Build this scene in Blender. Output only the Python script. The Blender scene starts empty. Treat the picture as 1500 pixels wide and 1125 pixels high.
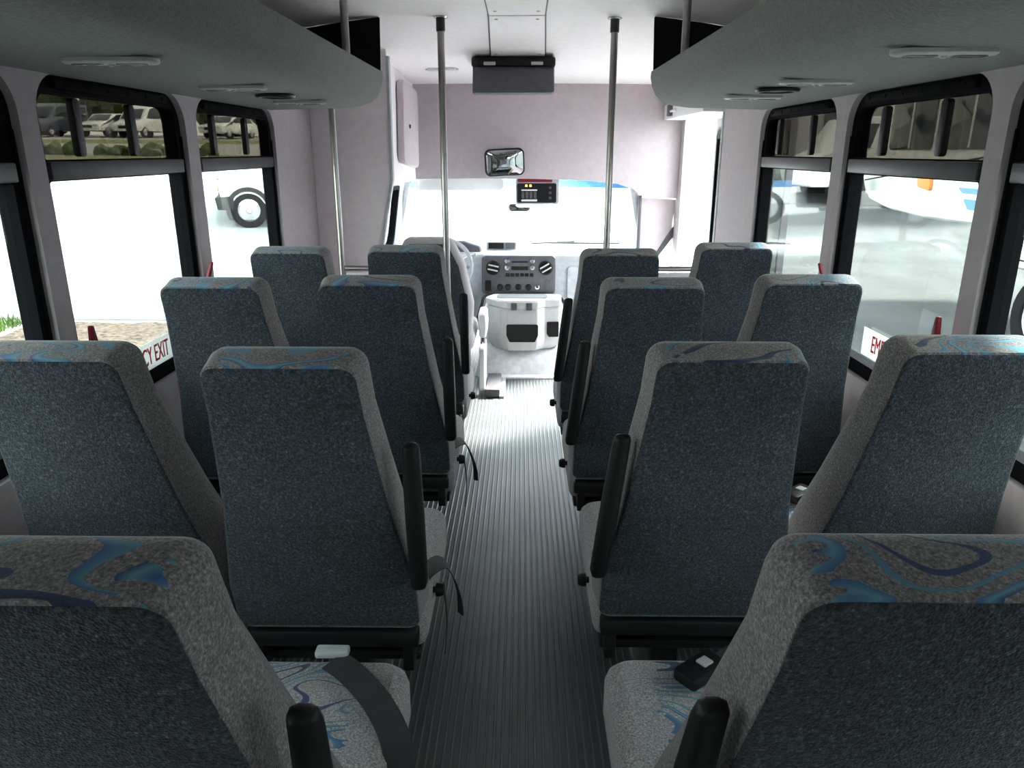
import bpy, bmesh, math, random
from mathutils import Vector, Matrix, noise
from math import sin, cos, pi, radians, atan, atan2, sqrt
random.seed(7)
S = bpy.context.scene
COL = S.collection

# ------------------------------------------------------------------ materials
def new_mat(name):
    m = bpy.data.materials.new(name); m.use_nodes = True
    nt = m.node_tree
    for n in list(nt.nodes): nt.nodes.remove(n)
    out = nt.nodes.new('ShaderNodeOutputMaterial')
    b = nt.nodes.new('ShaderNodeBsdfPrincipled')
    nt.links.new(b.outputs[0], out.inputs[0])
    return m, nt, b, out

def N(nt, t, **kw):
    n = nt.nodes.new(t)
    for k, v in kw.items():
        if k in n.inputs.keys(): n.inputs[k].default_value = v
        else: setattr(n, k, v)
    return n

def c4(c): return (c[0], c[1], c[2], 1)

def ramp(nt, fac, stops, interp='LINEAR'):
    r = nt.nodes.new('ShaderNodeValToRGB'); r.color_ramp.interpolation = interp
    e = r.color_ramp.elements
    while len(e) < len(stops): e.new(0.5)
    for i, (p, c) in enumerate(stops):
        e[i].position = p; e[i].color = c4(c)
    nt.links.new(fac, r.inputs[0])
    return r

def mat(name, col, rough=.5, metal=0, var=.12, scale=30, bump=0, bscale=200, spec=.5, emit=None, coat=0, sheen=0):
    m, nt, b, out = new_mat(name)
    tc = N(nt, 'ShaderNodeTexCoord')
    nz = N(nt, 'ShaderNodeTexNoise', Scale=scale, Detail=3.0)
    nt.links.new(tc.outputs['Object'], nz.inputs['Vector'])
    lo = [max(0, x*(1-var)) for x in col]; hi = [min(1, x*(1+var)) for x in col]
    r = ramp(nt, nz.outputs['Fac'], [(.3, lo), (.7, hi)])
    nt.links.new(r.outputs[0], b.inputs['Base Color'])
    b.inputs['Roughness'].default_value = rough
    b.inputs['Metallic'].default_value = metal
    b.inputs['Specular IOR Level'].default_value = spec
    b.inputs['Coat Weight'].default_value = coat
    if sheen:
        b.inputs['Sheen Weight'].default_value = sheen
        b.inputs['Sheen Roughness'].default_value = .4
    if bump:
        n2 = N(nt, 'ShaderNodeTexNoise', Scale=bscale, Detail=2.0)
        nt.links.new(tc.outputs['Object'], n2.inputs['Vector'])
        bp = N(nt, 'ShaderNodeBump', Strength=bump, Distance=.004)
        nt.links.new(n2.outputs['Fac'], bp.inputs['Height'])
        nt.links.new(bp.outputs[0], b.inputs['Normal'])
    if emit:
        b.inputs['Emission Color'].default_value = c4(emit[0]); b.inputs['Emission Strength'].default_value = emit[1]
    return m

def fabric_back():
    m, nt, b, out = new_mat('woven_back_fabric')
    tc = N(nt, 'ShaderNodeTexCoord')
    v = N(nt, 'ShaderNodeTexVoronoi', Scale=330.0); nt.links.new(tc.outputs['Object'], v.inputs['Vector'])
    n1 = N(nt, 'ShaderNodeTexNoise', Scale=190.0, Detail=3.0, Roughness=.7); nt.links.new(tc.outputs['Object'], n1.inputs['Vector'])
    n2 = N(nt, 'ShaderNodeTexNoise', Scale=6.0, Detail=2.0); nt.links.new(tc.outputs['Object'], n2.inputs['Vector'])
    r1 = ramp(nt, n1.outputs['Fac'], [(.38, (.028, .032, .038)), (.56, (.064, .072, .084)), (.68, (.125, .137, .152)), (.8, (.34, .35, .34))])
    r2 = ramp(nt, n2.outputs['Fac'], [(.35, (.8, .84, .9)), (.65, (1.0, 1.05, 1.12))])
    mx = N(nt, 'ShaderNodeMix', data_type='RGBA', blend_type='MULTIPLY'); mx.inputs[0].default_value = 1
    nt.links.new(r1.outputs[0], mx.inputs[6]); nt.links.new(r2.outputs[0], mx.inputs[7])
    nt.links.new(mx.outputs[2], b.inputs['Base Color'])
    b.inputs['Roughness'].default_value = .95; b.inputs['Specular IOR Level'].default_value = .15
    b.inputs['Sheen Weight'].default_value = .12
    bp = N(nt, 'ShaderNodeBump', Strength=.5, Distance=.003)
    nt.links.new(v.outputs['Distance'], bp.inputs['Height']); nt.links.new(bp.outputs[0], b.inputs['Normal'])
    return m

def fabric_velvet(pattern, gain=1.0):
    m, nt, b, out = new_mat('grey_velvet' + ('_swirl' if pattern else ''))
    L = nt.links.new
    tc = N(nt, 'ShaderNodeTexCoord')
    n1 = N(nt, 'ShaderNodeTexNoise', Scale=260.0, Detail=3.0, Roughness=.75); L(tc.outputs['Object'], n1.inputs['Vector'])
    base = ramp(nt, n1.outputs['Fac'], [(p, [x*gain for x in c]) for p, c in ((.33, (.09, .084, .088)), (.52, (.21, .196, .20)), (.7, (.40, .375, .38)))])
    col = base.outputs[0]
    if pattern:
        oi = N(nt, 'ShaderNodeObjectInfo')
        off = N(nt, 'ShaderNodeVectorMath', operation='SCALE'); L(oi.outputs['Location'], off.inputs[0]); off.inputs[3].default_value = 1.7
        st = N(nt, 'ShaderNodeMapping'); st.inputs['Scale'].default_value = (5.0, 9.5, 2.5)
        st.inputs['Rotation'].default_value = (0, 0, .35)
        L(tc.outputs['Object'], st.inputs['Vector'])
        ad = N(nt, 'ShaderNodeVectorMath', operation='ADD'); L(st.outputs[0], ad.inputs[0]); L(off.outputs[0], ad.inputs[1])
        w = N(nt, 'ShaderNodeTexNoise', Scale=1.0, Detail=0.0, Distortion=.7); L(ad.outputs[0], w.inputs['Vector'])
        K = (0, 0, 0)
        mask = ramp(nt, w.outputs['Fac'], [(0, K), (.30, (1, 1, 1)), (.335, K), (.395, (1, 1, 1)), (.425, K), (.475, (1, 1, 1)), (.530, K), (.60, (1, 1, 1)), (.625, K), (.68, (1, 1, 1)), (.70, K)], 'CONSTANT')
        tint = ramp(nt, w.outputs['Fac'], [(.31, (.02, .03, .08)), (.40, (.05, .13, .30)), (.425, (.10, .28, .36)), (.48, (.035, .08, .20)), (.505, (.13, .33, .42)), (.53, (.05, .14, .34)), (.61, (.10, .26, .36)), (.69, (.03, .05, .14))])
        # only along the middle band of the cover
        sx = N(nt, 'ShaderNodeSeparateXYZ'); L(tc.outputs['Object'], sx.inputs[0])
        ab = N(nt, 'ShaderNodeMath', operation='ABSOLUTE'); L(sx.outputs[0], ab.inputs[0])
        wob = N(nt, 'ShaderNodeTexNoise', Scale=9.0, Detail=0.0); L(ad.outputs[0], wob.inputs['Vector'])
        wm = N(nt, 'ShaderNodeMath', operation='MULTIPLY_ADD'); L(wob.outputs['Fac'], wm.inputs[0]); wm.inputs[1].default_value = .08; L(ab.outputs[0], wm.inputs[2])
        ct = N(nt, 'ShaderNodeMath', operation='LESS_THAN'); L(wm.outputs[0], ct.inputs[0]); ct.inputs[1].default_value = .150
        mm = N(nt, 'ShaderNodeMath', operation='MULTIPLY'); L(ct.outputs[0], mm.inputs[0]); L(mask.outputs[0], mm.inputs[1])
        m8 = N(nt, 'ShaderNodeMath', operation='MULTIPLY'); L(mm.outputs[0], m8.inputs[0]); m8.inputs[1].default_value = .92
        mx = N(nt, 'ShaderNodeMix', data_type='RGBA'); L(m8.outputs[0], mx.inputs[0]); L(base.outputs[0], mx.inputs[6]); L(tint.outputs[0], mx.inputs[7])
        col = mx.outputs[2]
    L(col, b.inputs['Base Color'])
    b.inputs['Roughness'].default_value = .95; b.inputs['Specular IOR Level'].default_value = .1
    b.inputs['Sheen Weight'].default_value = .35; b.inputs['Sheen Roughness'].default_value = .35
    bp = N(nt, 'ShaderNodeBump', Strength=.35, Distance=.003)
    L(n1.outputs['Fac'], bp.inputs['Height']); L(bp.outputs[0], b.inputs['Normal'])
    return m

def glass(name, tint, refl=1.0):
    m, nt, b, out = new_mat(name); nt.nodes.remove(b)
    tr = N(nt, 'ShaderNodeBsdfTransparent'); tr.inputs[0].default_value = c4(tint)
    gl = N(nt, 'ShaderNodeBsdfGlossy'); gl.inputs['Roughness'].default_value = .02
    lw = N(nt, 'ShaderNodeLayerWeight')
    pw = N(nt, 'ShaderNodeMath', operation='POWER'); nt.links.new(lw.outputs['Facing'], pw.inputs[0]); pw.inputs[1].default_value = 5
    mu = N(nt, 'ShaderNodeMath', operation='MULTIPLY_ADD'); mu.inputs[1].default_value = .6*refl; mu.inputs[2].default_value = .025*refl
    nz = N(nt, 'ShaderNodeTexNoise', Scale=3.0); tc = N(nt, 'ShaderNodeTexCoord'); nt.links.new(tc.outputs['Object'], nz.inputs['Vector'])
    r = ramp(nt, nz.outputs['Fac'], [(.3, [x*.97 for x in tint]), (.7, tint)]); nt.links.new(r.outputs[0], tr.inputs[0])
    nt.links.new(pw.outputs[0], mu.inputs[0])
    mx = N(nt, 'ShaderNodeMixShader'); nt.links.new(mu.outputs[0], mx.inputs[0]); nt.links.new(tr.outputs[0], mx.inputs[1]); nt.links.new(gl.outputs[0], mx.inputs[2])
    nt.links.new(mx.outputs[0], out.inputs[0])
    return m

def sticker_mat():
    m, nt, b, out = new_mat('translucent_sticker')
    b.inputs['Roughness'].default_value = .5
    tc = N(nt, 'ShaderNodeTexCoord'); nz = N(nt, 'ShaderNodeTexNoise', Scale=20.0); nt.links.new(tc.outputs['Object'], nz.inputs['Vector'])
    r = ramp(nt, nz.outputs['Fac'], [(.3, (.78, .78, .78)), (.7, (.84, .84, .84))]); nt.links.new(r.outputs[0], b.inputs['Base Color'])
    tl = N(nt, 'ShaderNodeBsdfTranslucent'); nt.links.new(r.outputs[0], tl.inputs[0])
    mx = N(nt, 'ShaderNodeMixShader'); mx.inputs[0].default_value = .5
    nt.links.new(b.outputs[0], mx.inputs[1]); nt.links.new(tl.outputs[0], mx.inputs[2]); nt.links.new(mx.outputs[0], out.inputs[0])
    return m

def floor_mat():
    m, nt, b, out = new_mat('ribbed_rubber'); L = nt.links.new
    tc = N(nt, 'ShaderNodeTexCoord'); sx = N(nt, 'ShaderNodeSeparateXYZ'); L(tc.outputs['Object'], sx.inputs[0])
    mu = N(nt, 'ShaderNodeMath', operation='MULTIPLY'); L(sx.outputs[0], mu.inputs[0]); mu.inputs[1].default_value = 1/.021
    fr = N(nt, 'ShaderNodeMath', operation='FRACT'); L(mu.outputs[0], fr.inputs[0])
    h = ramp(nt, fr.outputs[0], [(0, (0, 0, 0)), (.12, (1, 1, 1)), (.26, (1, 1, 1)), (.38, (0, 0, 0)), (1, (0, 0, 0))])
    nz = N(nt, 'ShaderNodeTexNoise', Scale=5.0, Detail=5.0); L(tc.outputs['Object'], nz.inputs['Vector'])
    cb = ramp(nt, nz.outputs['Fac'], [(.3, (.055, .066, .068)), (.7, (.085, .098, .1))])
    ck = ramp(nt, h.outputs[0], [(0, (1, 1, 1)), (1, (1.0, 1.0, 1.0))])
    lt = N(nt, 'ShaderNodeMix', data_type='RGBA'); L(h.outputs[0], lt.inputs[0]); L(cb.outputs[0], lt.inputs[6]); lt.inputs[7].default_value = (.15, .165, .165, 1)
    L(lt.outputs[2], b.inputs['Base Color'])
    b.inputs['Roughness'].default_value = .42; b.inputs['Specular IOR Level'].default_value = .6
    bp = N(nt, 'ShaderNodeBump', Strength=.7, Distance=.003); L(h.outputs[0], bp.inputs['Height']); L(bp.outputs[0], b.inputs['Normal'])
    return m

def ground_mat():
    """asphalt with two mown strips on the bank, laid out by world position"""
    m, nt, b, out = new_mat('lot_ground'); L = nt.links.new
    tc = N(nt, 'ShaderNodeTexCoord')
    dt = N(nt, 'ShaderNodeVectorMath', operation='DOT_PRODUCT'); L(tc.outputs['Object'], dt.inputs[0]); dt.inputs[1].default_value = (-.45, .89, 0)
    wob = N(nt, 'ShaderNodeTexNoise', Scale=.5, Detail=3.0); L(tc.outputs['Object'], wob.inputs['Vector'])
    ad = N(nt, 'ShaderNodeMath', operation='MULTIPLY_ADD'); L(wob.outputs['Fac'], ad.inputs[0]); ad.inputs[1].default_value = .6; L(dt.outputs['Value'], ad.inputs[2])
    sc = N(nt, 'ShaderNodeMath', operation='MULTIPLY'); L(ad.outputs[0], sc.inputs[0]); sc.inputs[1].default_value = 1/80
    K, W = (0, 0, 0), (1, 1, 1)
    mk = ramp(nt, sc.outputs[0], [(0, K), (29/80, W), (32/80, K), (45/80, W), (51/80, K), (66/80, W), (79/80, K)], 'CONSTANT')
    sx = N(nt, 'ShaderNodeSeparateXYZ'); L(tc.outputs['Object'], sx.inputs[0])
    lf = N(nt, 'ShaderNodeMath', operation='LESS_THAN'); L(sx.outputs[0], lf.inputs[0]); lf.inputs[1].default_value = -3.0
    mm = N(nt, 'ShaderNodeMath', operation='MULTIPLY'); L(mk.outputs[0], mm.inputs[0]); L(lf.outputs[0], mm.inputs[1])
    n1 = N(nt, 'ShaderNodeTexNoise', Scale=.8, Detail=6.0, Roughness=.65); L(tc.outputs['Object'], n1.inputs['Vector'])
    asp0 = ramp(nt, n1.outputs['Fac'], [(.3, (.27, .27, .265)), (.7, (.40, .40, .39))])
    asp_shaded = ramp(nt, n1.outputs['Fac'], [(.3, (.055, .056, .058)), (.7, (.105, .106, .107))])  # darker tone for the right side, painting in shade by the parked buses
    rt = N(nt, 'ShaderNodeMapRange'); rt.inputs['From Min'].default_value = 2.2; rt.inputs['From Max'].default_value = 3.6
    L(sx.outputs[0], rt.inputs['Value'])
    asp = N(nt, 'ShaderNodeMix', data_type='RGBA'); L(rt.outputs[0], asp.inputs[0]); L(asp0.outputs[0], asp.inputs[6]); L(asp_shaded.outputs[0], asp.inputs[7])
    n2 = N(nt, 'ShaderNodeTexNoise', Scale=4.0, Detail=6.0); L(tc.outputs['Object'], n2.inputs['Vector'])
    gr = ramp(nt, n2.outputs['Fac'], [(.3, (.12, .13, .05)), (.7, (.24, .25, .10))])
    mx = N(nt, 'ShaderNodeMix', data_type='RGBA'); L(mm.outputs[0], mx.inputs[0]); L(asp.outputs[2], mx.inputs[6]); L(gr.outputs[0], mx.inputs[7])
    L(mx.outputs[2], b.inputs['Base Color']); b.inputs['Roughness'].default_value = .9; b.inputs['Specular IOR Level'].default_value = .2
    return m

M = dict(
    back=fabric_back(), velvet=fabric_velvet(False), swirl=fabric_velvet(True), swirl_toplit=fabric_velvet(True, 1.75), partition=mat('pale_partition_vinyl', (.82, .74, .77), .8, var=.04, bump=.15, bscale=350), floor=floor_mat(), ground=ground_mat(),  # cushion copy of the swirl velvet, lightened to paint in light from above
    black=mat('black_plastic', (.007, .007, .008), .5, bump=.15, bscale=300, spec=.3),
    rubber=mat('black_rubber', (.012, .012, .013), .7),
    frameblk=mat('black_window_frame', (.006, .006, .0075), .85, spec=.06),
    framegry=mat('grey_window_bar', (.06, .06, .068), .45, spec=.3),
    steelblk=mat('black_painted_steel', (.014, .014, .015), .4),
    wall=mat('mauve_wall_vinyl', (.42, .37, .385), .75, var=.05, bump=.15, bscale=350),
    wallhead=mat('mauve_headliner', (.53, .465, .485), .9, var=.05, bump=.2, bscale=400),
    ceil=mat('pale_ceiling_vinyl', (.85, .79, .80), .7, var=.03, bump=.1, bscale=200),
    rack=mat('grey_rack_carpet', (.185, .19, .185), 1, var=.16, scale=120, bump=.6, bscale=260, spec=.1, sheen=.15),
    blackcarpet=mat('black_carpet', (.01, .01, .011), 1, spec=.1),
    steel=mat('brushed_steel', (.42, .39, .37), .3, 1, var=.08),
    chrome=mat('chrome', (.8, .8, .82), .12, 1),
    webbing=mat('belt_webbing', (.03, .029, .032), .75, bump=.4, bscale=500),
    fixture=mat('grey_fixture_plastic', (.42, .43, .42), .45),
    lens=mat('dark_lens', (.10, .10, .095), .25),
    dashlt=mat('light_grey_dash', (.42, .44, .46), .55, bump=.1),
    dashdk=mat('dark_grey_dash', (.088, .086, .094), .5, bump=.1),
    silver=mat('silver_plastic', (.56, .56, .55), .4, var=.05),
    hump=mat('grey_rubber_cover', (.78, .79, .80), .5),
    white=mat('white_plastic', (.75, .75, .75), .5, var=.03),
    seatlt=mat('light_grey_cloth', (.42, .40, .41), .95, var=.15, scale=200, bump=.3),
    mirror=mat('mirror_glass', (.9, .9, .9), .02, 1, var=.0),
    red=mat('red_plastic', (.22, .006, .02), .4),
    redtext=mat('red_ink', (.62, .02, .05), .6),
    bright=mat('bright_steel', (.78, .78, .80), .3, .35),
    exitvinyl=sticker_mat(),
    decal=mat('white_sticker', (.8, .8, .8), .5, var=.03),
    amber=mat('amber_lens', (.62, .17, .015), .3),
    amberlit=mat('lit_amber', (.9, .4, .1), .5, emit=((1, .42, .05), 3.0)),
    redlit=mat('lit_red', (.05, .005, .008), .5, emit=((1, .03, .06), .05)),
    paint=mat('white_paint', (.80, .81, .80), .3, var=.02, coat=.4),
    bluepaint=mat('blue_paint', (.06, .2, .62), .35),
    carglass=mat('car_glass', (.03, .04, .045), .08),
    tyre=mat('tyre', (.011, .011, .012), .9, spec=.2),
    hub=mat('steel_wheel', (.5, .5, .5), .4, .6),
    mulch=mat('bark_mulch', (.085, .058, .043), .95, var=.75, scale=22, bump=1.0, bscale=40),
    grass=mat('grass_blades', (.075, .125, .02), .8, var=.4, scale=3),
    leaf=mat('tree_leaves', (.07, .10, .04), .8, var=.6, scale=2.5, bump=1, bscale=6),
    bark=mat('bark', (.09, .07, .055), .9, var=.3),
    concrete=mat('concrete', (.45, .44, .42), .9, var=.12, scale=4),
    silvercar=mat('silver_paint', (.45, .47, .48), .3, .2, coat=.4),
    darkcar=mat('dark_paint', (.05, .06, .09), .3, coat=.4),
    glass=glass('clear_glass', (.56, .60, .58)),
    tint=glass('dark_tinted_glass', (.165, .162, .142), .7),
    windshield=glass('windshield_glass', (.86, .92, .90), .35),
    bluetint=glass('blue_shade_band', (.10, .30, .62)),
    display=mat('display', (.02, .025, .018), .15),
)

# ------------------------------------------------------------------ mesh helpers
def link(name, bm, m, parent=None, smooth=35, label=None, cat=None, group=None, kind=None):
    bmesh.ops.recalc_face_normals(bm, faces=bm.faces)
    me = bpy.data.meshes.new(name); bm.to_mesh(me); bm.free()
    for mm in (m if isinstance(m, (list, tuple)) else [m]): me.materials.append(M[mm])
    if smooth:
        for p in me.polygons: p.use_smooth = True
        me.set_sharp_from_angle(angle=radians(smooth))
    o = bpy.data.objects.new(name, me); COL.objects.link(o)
    if parent is not None: o.parent = parent
    return tag(o, label, cat, group, kind)

def tag(o, label=None, cat=None, group=None, kind=None):
    if label: o['label'] = label
    if cat: o['category'] = cat
    if group: o['group'] = group
    if kind: o['kind'] = kind
    return o

def thing(name, loc, label, cat, group=None, rz=0):
    o = bpy.data.objects.new(name, None); o.empty_display_size = .1; COL.objects.link(o)
    o.location = loc; o.rotation_euler = (0, 0, rz)
    return tag(o, label, cat, group)

def structure(name, bm, m, parent=None, smooth=35):
    return link(name, bm, m, parent, smooth, kind='structure')

def copy_tree(o, parent=None):
    c = o.copy(); COL.objects.link(c)
    if parent is not None: c.parent = parent
    for ch in o.children: copy_tree(ch, c)
    return c

def box(bm, x0, x1, y0, y1, z0, z1, bev=0, seg=2, mi=0, mx=None):
    vs = [bm.verts.new(v) for v in ((x0, y0, z0), (x1, y0, z0), (x1, y1, z0), (x0, y1, z0), (x0, y0, z1), (x1, y0, z1), (x1, y1, z1), (x0, y1, z1))]
    fs = [bm.faces.new([vs[i] for i in f]) for f in ((3, 2, 1, 0), (4, 5, 6, 7), (0, 1, 5, 4), (1, 2, 6, 5), (2, 3, 7, 6), (3, 0, 4, 7))]
    for f in fs: f.material_index = mi
    geo = vs
    if bev:
        es = list({e for f in fs for e in f.edges})
        r = bmesh.ops.bevel(bm, geom=es, offset=bev, segments=seg, profile=.5, affect='EDGES')
        for f in r['faces']: f.material_index = mi
        geo = list({v for f in r['faces'] for v in f.verts} | {v for v in vs if v.is_valid})
    if mx is not None: bmesh.ops.transform(bm, matrix=mx, verts=[v for v in geo if v.is_valid])
    return bm

def B(*a, **k): return box(bmesh.new(), *a, **k)

def rpoly(pts, rad, seg=6):
    """polygon with rounded corners; pts counter-clockwise, rad number or list"""
    n = len(pts); out = []
    for i in range(n):
        r = rad[i] if isinstance(rad, (list, tuple)) else rad
        p = Vector(pts[i]); a = Vector(pts[i-1]) - p; b = Vector(pts[(i+1) % n]) - p
        if r <= 0: out.append(tuple(p)); continue
        la, lb = a.length, b.length; a.normalize(); b.normalize()
        ang = a.angle(b); d = min(r/math.tan(ang/2), la*.49, lb*.49); r2 = d*math.tan(ang/2)
        c = p + (a+b).normalized()*(r2/math.sin(ang/2))
        s = p + a*d - c; e = p + b*d - c
        a0 = atan2(s.y, s.x); a1 = atan2(e.y, e.x)
        da = (a1-a0+pi) % (2*pi) - pi
        for k in range(seg+1):
            t = a0 + da*k/seg
            out.append((c.x + r2*cos(t), c.y + r2*sin(t)))
    return out

def rrect(x0, x1, y0, y1, r, seg=6):
    return rpoly([(x0, y0), (x1, y0), (x1, y1), (x0, y1)], r, seg)

def inset_poly(pts, d):
    if abs(d) < 1e-9: return list(pts)
    n = len(pts); out = []
    for i in range(n):
        p0, p, p1 = Vector(pts[i-1]), Vector(pts[i]), Vector(pts[(i+1) % n])
        e0 = (p-p0); e1 = (p1-p)
        if e0.length < 1e-9: e0 = e1
        if e1.length < 1e-9: e1 = e0
        n0 = Vector((-e0.y, e0.x)).normalized(); n1 = Vector((-e1.y, e1.x)).normalized()
        k = n0+n1
        k = n0 if k.length < 1e-6 else k.normalized()
        k = k / max(.5, k.dot(n0))
        out.append(tuple(p + k*d))
    return out

def loft(bm, outline, layers, fn, cap=(True, True), mi=0):
    """rings of an outline, each inset and set at a depth; fn(a,b,c)->xyz"""
    rings = []
    for ins, c in layers:
        rings.append([bm.verts.new(fn(a, b, c)) for a, b in inset_poly(outline, ins)])
    n = len(outline)
    for r0, r1 in zip(rings, rings[1:]):
        for i in range(n):
            f = bm.faces.new((r0[i], r0[(i+1) % n], r1[(i+1) % n], r1[i])); f.material_index = mi
    if cap[0]: bm.faces.new(rings[0][::-1]).material_index = mi
    if cap[1]: bm.faces.new(rings[-1]).material_index = mi
    return bm

def slab(outline, t, bev, fn, bm=None, mi=0):
    bm = bm or bmesh.new(); h = t/2
    L = [(bev, -h), (bev*.3, -h+bev*.3), (0, -h+bev), (0, h-bev), (bev*.3, h-bev*.3), (bev, h)] if bev else [(0, -h), (0, h)]
    return loft(bm, outline, L, fn, mi=mi)

def plate(outer, holes, t, fn):
    """flat sheet with holes, thickness t, mapped by fn(a,b,c)"""
    cu = bpy.data.curves.new('sheet', 'CURVE'); cu.dimensions = '2D'; cu.fill_mode = 'BOTH'; cu.extrude = t/2
    for poly in [outer] + holes:
        sp = cu.splines.new('POLY'); sp.points.add(len(poly)-1); sp.use_cyclic_u = True
        for q, (a, b) in zip(sp.points, poly): q.co = (a, b, 0, 1)
    o = bpy.data.objects.new('sheet', cu); COL.objects.link(o)
    dg = bpy.context.evaluated_depsgraph_get(); dg.update()
    me = bpy.data.meshes.new_from_object(o.evaluated_get(dg))
    bm = bmesh.new(); bm.from_mesh(me)
    bmesh.ops.remove_doubles(bm, verts=bm.verts, dist=1e-5)
    for v in bm.verts: v.co = fn(v.co.x, v.co.y, v.co.z)
    bpy.data.objects.remove(o); bpy.data.curves.remove(cu); bpy.data.meshes.remove(me)
    return bm

def tube(path, r, seg=12, bm=None, mi=0, cap=True):
    bm = bm or bmesh.new(); P = [Vector(p) for p in path]; rings = []; prev = None
    for i, p in enumerate(P):
        d = (P[min(i+1, len(P)-1)] - P[max(i-1, 0)]).normalized()
        if prev is None:
            u = d.orthogonal().normalized()
        else:
            u = (prev - d*prev.dot(d)).normalized()
        prev = u; w = d.cross(u)
        rr = r[i] if isinstance(r, (list, tuple)) else r
        rings.append([bm.verts.new(p + u*rr*cos(2*pi*k/seg) + w*rr*sin(2*pi*k/seg)) for k in range(seg)])
    for a, b in zip(rings, rings[1:]):
        for k in range(seg):
            f = bm.faces.new((a[k], a[(k+1) % seg], b[(k+1) % seg], b[k])); f.material_index = mi
    if cap:
        bm.faces.new(rings[0][::-1]).material_index = mi; bm.faces.new(rings[-1]).material_index = mi
    return bm

def lathe(prof, seg=24, fn=lambda x, y, z: (x, y, z), bm=None, mi=0):
    """profile of (radius, height) about local z"""
    bm = bm or bmesh.new(); rings = []
    for r, h in prof:
        rings.append([bm.verts.new(fn(r*cos(2*pi*k/seg), r*sin(2*pi*k/seg), h)) for k in range(seg)] if r > 1e-6 else [bm.verts.new(fn(0, 0, h))])
    for a, b in zip(rings, rings[1:]):
        for k in range(seg):
            q = [a[k % len(a)], a[(k+1) % len(a)], b[(k+1) % len(b)], b[k % len(b)]]
            q = list(dict.fromkeys(q))
            if len(q) > 2: bm.faces.new(q).material_index = mi
    return bm

def ribbon(path, width, t=.0022, wdir=None, bm=None):
    """strap along a path; wdir = list of across-vectors"""
    bm = bm or bmesh.new(); P = [Vector(p) for p in path]; rings = []
    for i, p in enumerate(P):
        d = (P[min(i+1, len(P)-1)] - P[max(i-1, 0)]).normalized()
        a = Vector(wdir[i] if isinstance(wdir[0], (tuple, list, Vector)) else wdir); a = (a - d*a.dot(d)).normalized(); n = d.cross(a)
        w = width/2
        rings.append([bm.verts.new(p + a*s*w + n*k*t) for s, k in ((-1, -1), (1, -1), (1, 1), (-1, 1))])
    for a, b in zip(rings, rings[1:]):
        for k in range(4): bm.faces.new((a[k], a[(k+1) % 4], b[(k+1) % 4], b[k]))
    bm.faces.new(rings[0][::-1]); bm.faces.new(rings[-1])
    return bm

def smooth_path(pts, n=6):
    P = [Vector(p) for p in pts]; out = []
    for i in range(len(P)-1):
        a = P[max(i-1, 0)]; b = P[i]; c = P[i+1]; d = P[min(i+2, len(P)-1)]
        for k in range(n):
            t = k/n
            out.append(.5*((2*b) + (c-a)*t + (2*a-5*b+4*c-d)*t*t + (3*b-a-3*c+d)*t**3))
    out.append(P[-1]); return out

def text_bm(body, size, fn, depth=.0008, align='LEFT', xs=1.0):
    cu = bpy.data.curves.new('letters', 'FONT'); cu.body = body; cu.size = size; cu.align_x = align; cu.align_y = 'CENTER'; cu.extrude = depth
    o = bpy.data.objects.new('letters', cu); COL.objects.link(o)
    dg = bpy.context.evaluated_depsgraph_get(); dg.update()
    me = bpy.data.meshes.new_from_object(o.evaluated_get(dg))
    bm = bmesh.new(); bm.from_mesh(me)
    for v in bm.verts: v.co = fn(v.co.x*xs, v.co.y, v.co.z)
    bpy.data.objects.remove(o); bpy.data.curves.remove(cu); bpy.data.meshes.remove(me)
    return bm

# ------------------------------------------------------------------ room shell
WX = 1.12          # inner face of the side walls
Y_REAR, Y_CAB, Y_BULK = -.95, 4.26, 5.48
def ceil_z(x, y):
    t = max(0, min(1, (y-3.4)/2.1)); t = t*t*(3-2*t)
    return 2.05 - .085*x*x*(1-.92*t) - .155*t

structure('floor', B(-WX-.05, WX+.05, Y_REAR, Y_CAB, -.06, 0), 'floor')
bm = bmesh.new(); box(bm, -WX, .66, Y_CAB, 5.6, -.06, 0)
structure('floor_cab', bm, 'floor')
bm = bmesh.new(); box(bm, .66, 1.2, Y_CAB, 5.6, -.30, -.26); box(bm, .64, .66, Y_CAB, 5.6, -.30, -.06)
structure('floor_step', bm, 'floor')

bm = bmesh.new(); nx, ny = 16, 48
rows = []
for j in range(ny+1):
    y = Y_REAR + (Y_BULK+.05-Y_REAR)*j/ny
    rows.append([bm.verts.new((-WX-.05 + (2*WX+.1)*i/nx, y, ceil_z(-WX-.05+(2*WX+.1)*i/nx, y))) for i in range(nx+1)])
for a, b in zip(rows, rows[1:]):
    for i in range(nx): bm.faces.new((a[i], a[i+1], b[i+1], b[i]))
r = bmesh.ops.extrude_face_region(bm, geom=list(bm.faces))
for v in r['geom']:
    if isinstance(v, bmesh.types.BMVert): v.co.z += .04
structure('ceiling', bm, 'ceil')

WINS = [(.0, .86), (.93, 1.785), (1.855, 2.665), (2.755, 3.62)]  # first entry lies out of view, added so daylight reaches the near seats
WZ0, WZ1 = .745, 1.632
def win_open(y0, y1, pad=0):
    return rpoly([(y0-pad, WZ0-pad), (y1+pad, WZ0-pad), (y1+pad, WZ1+pad), (y0-pad, WZ1+pad)], [.05, .05, .1, .1], 8)

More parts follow.
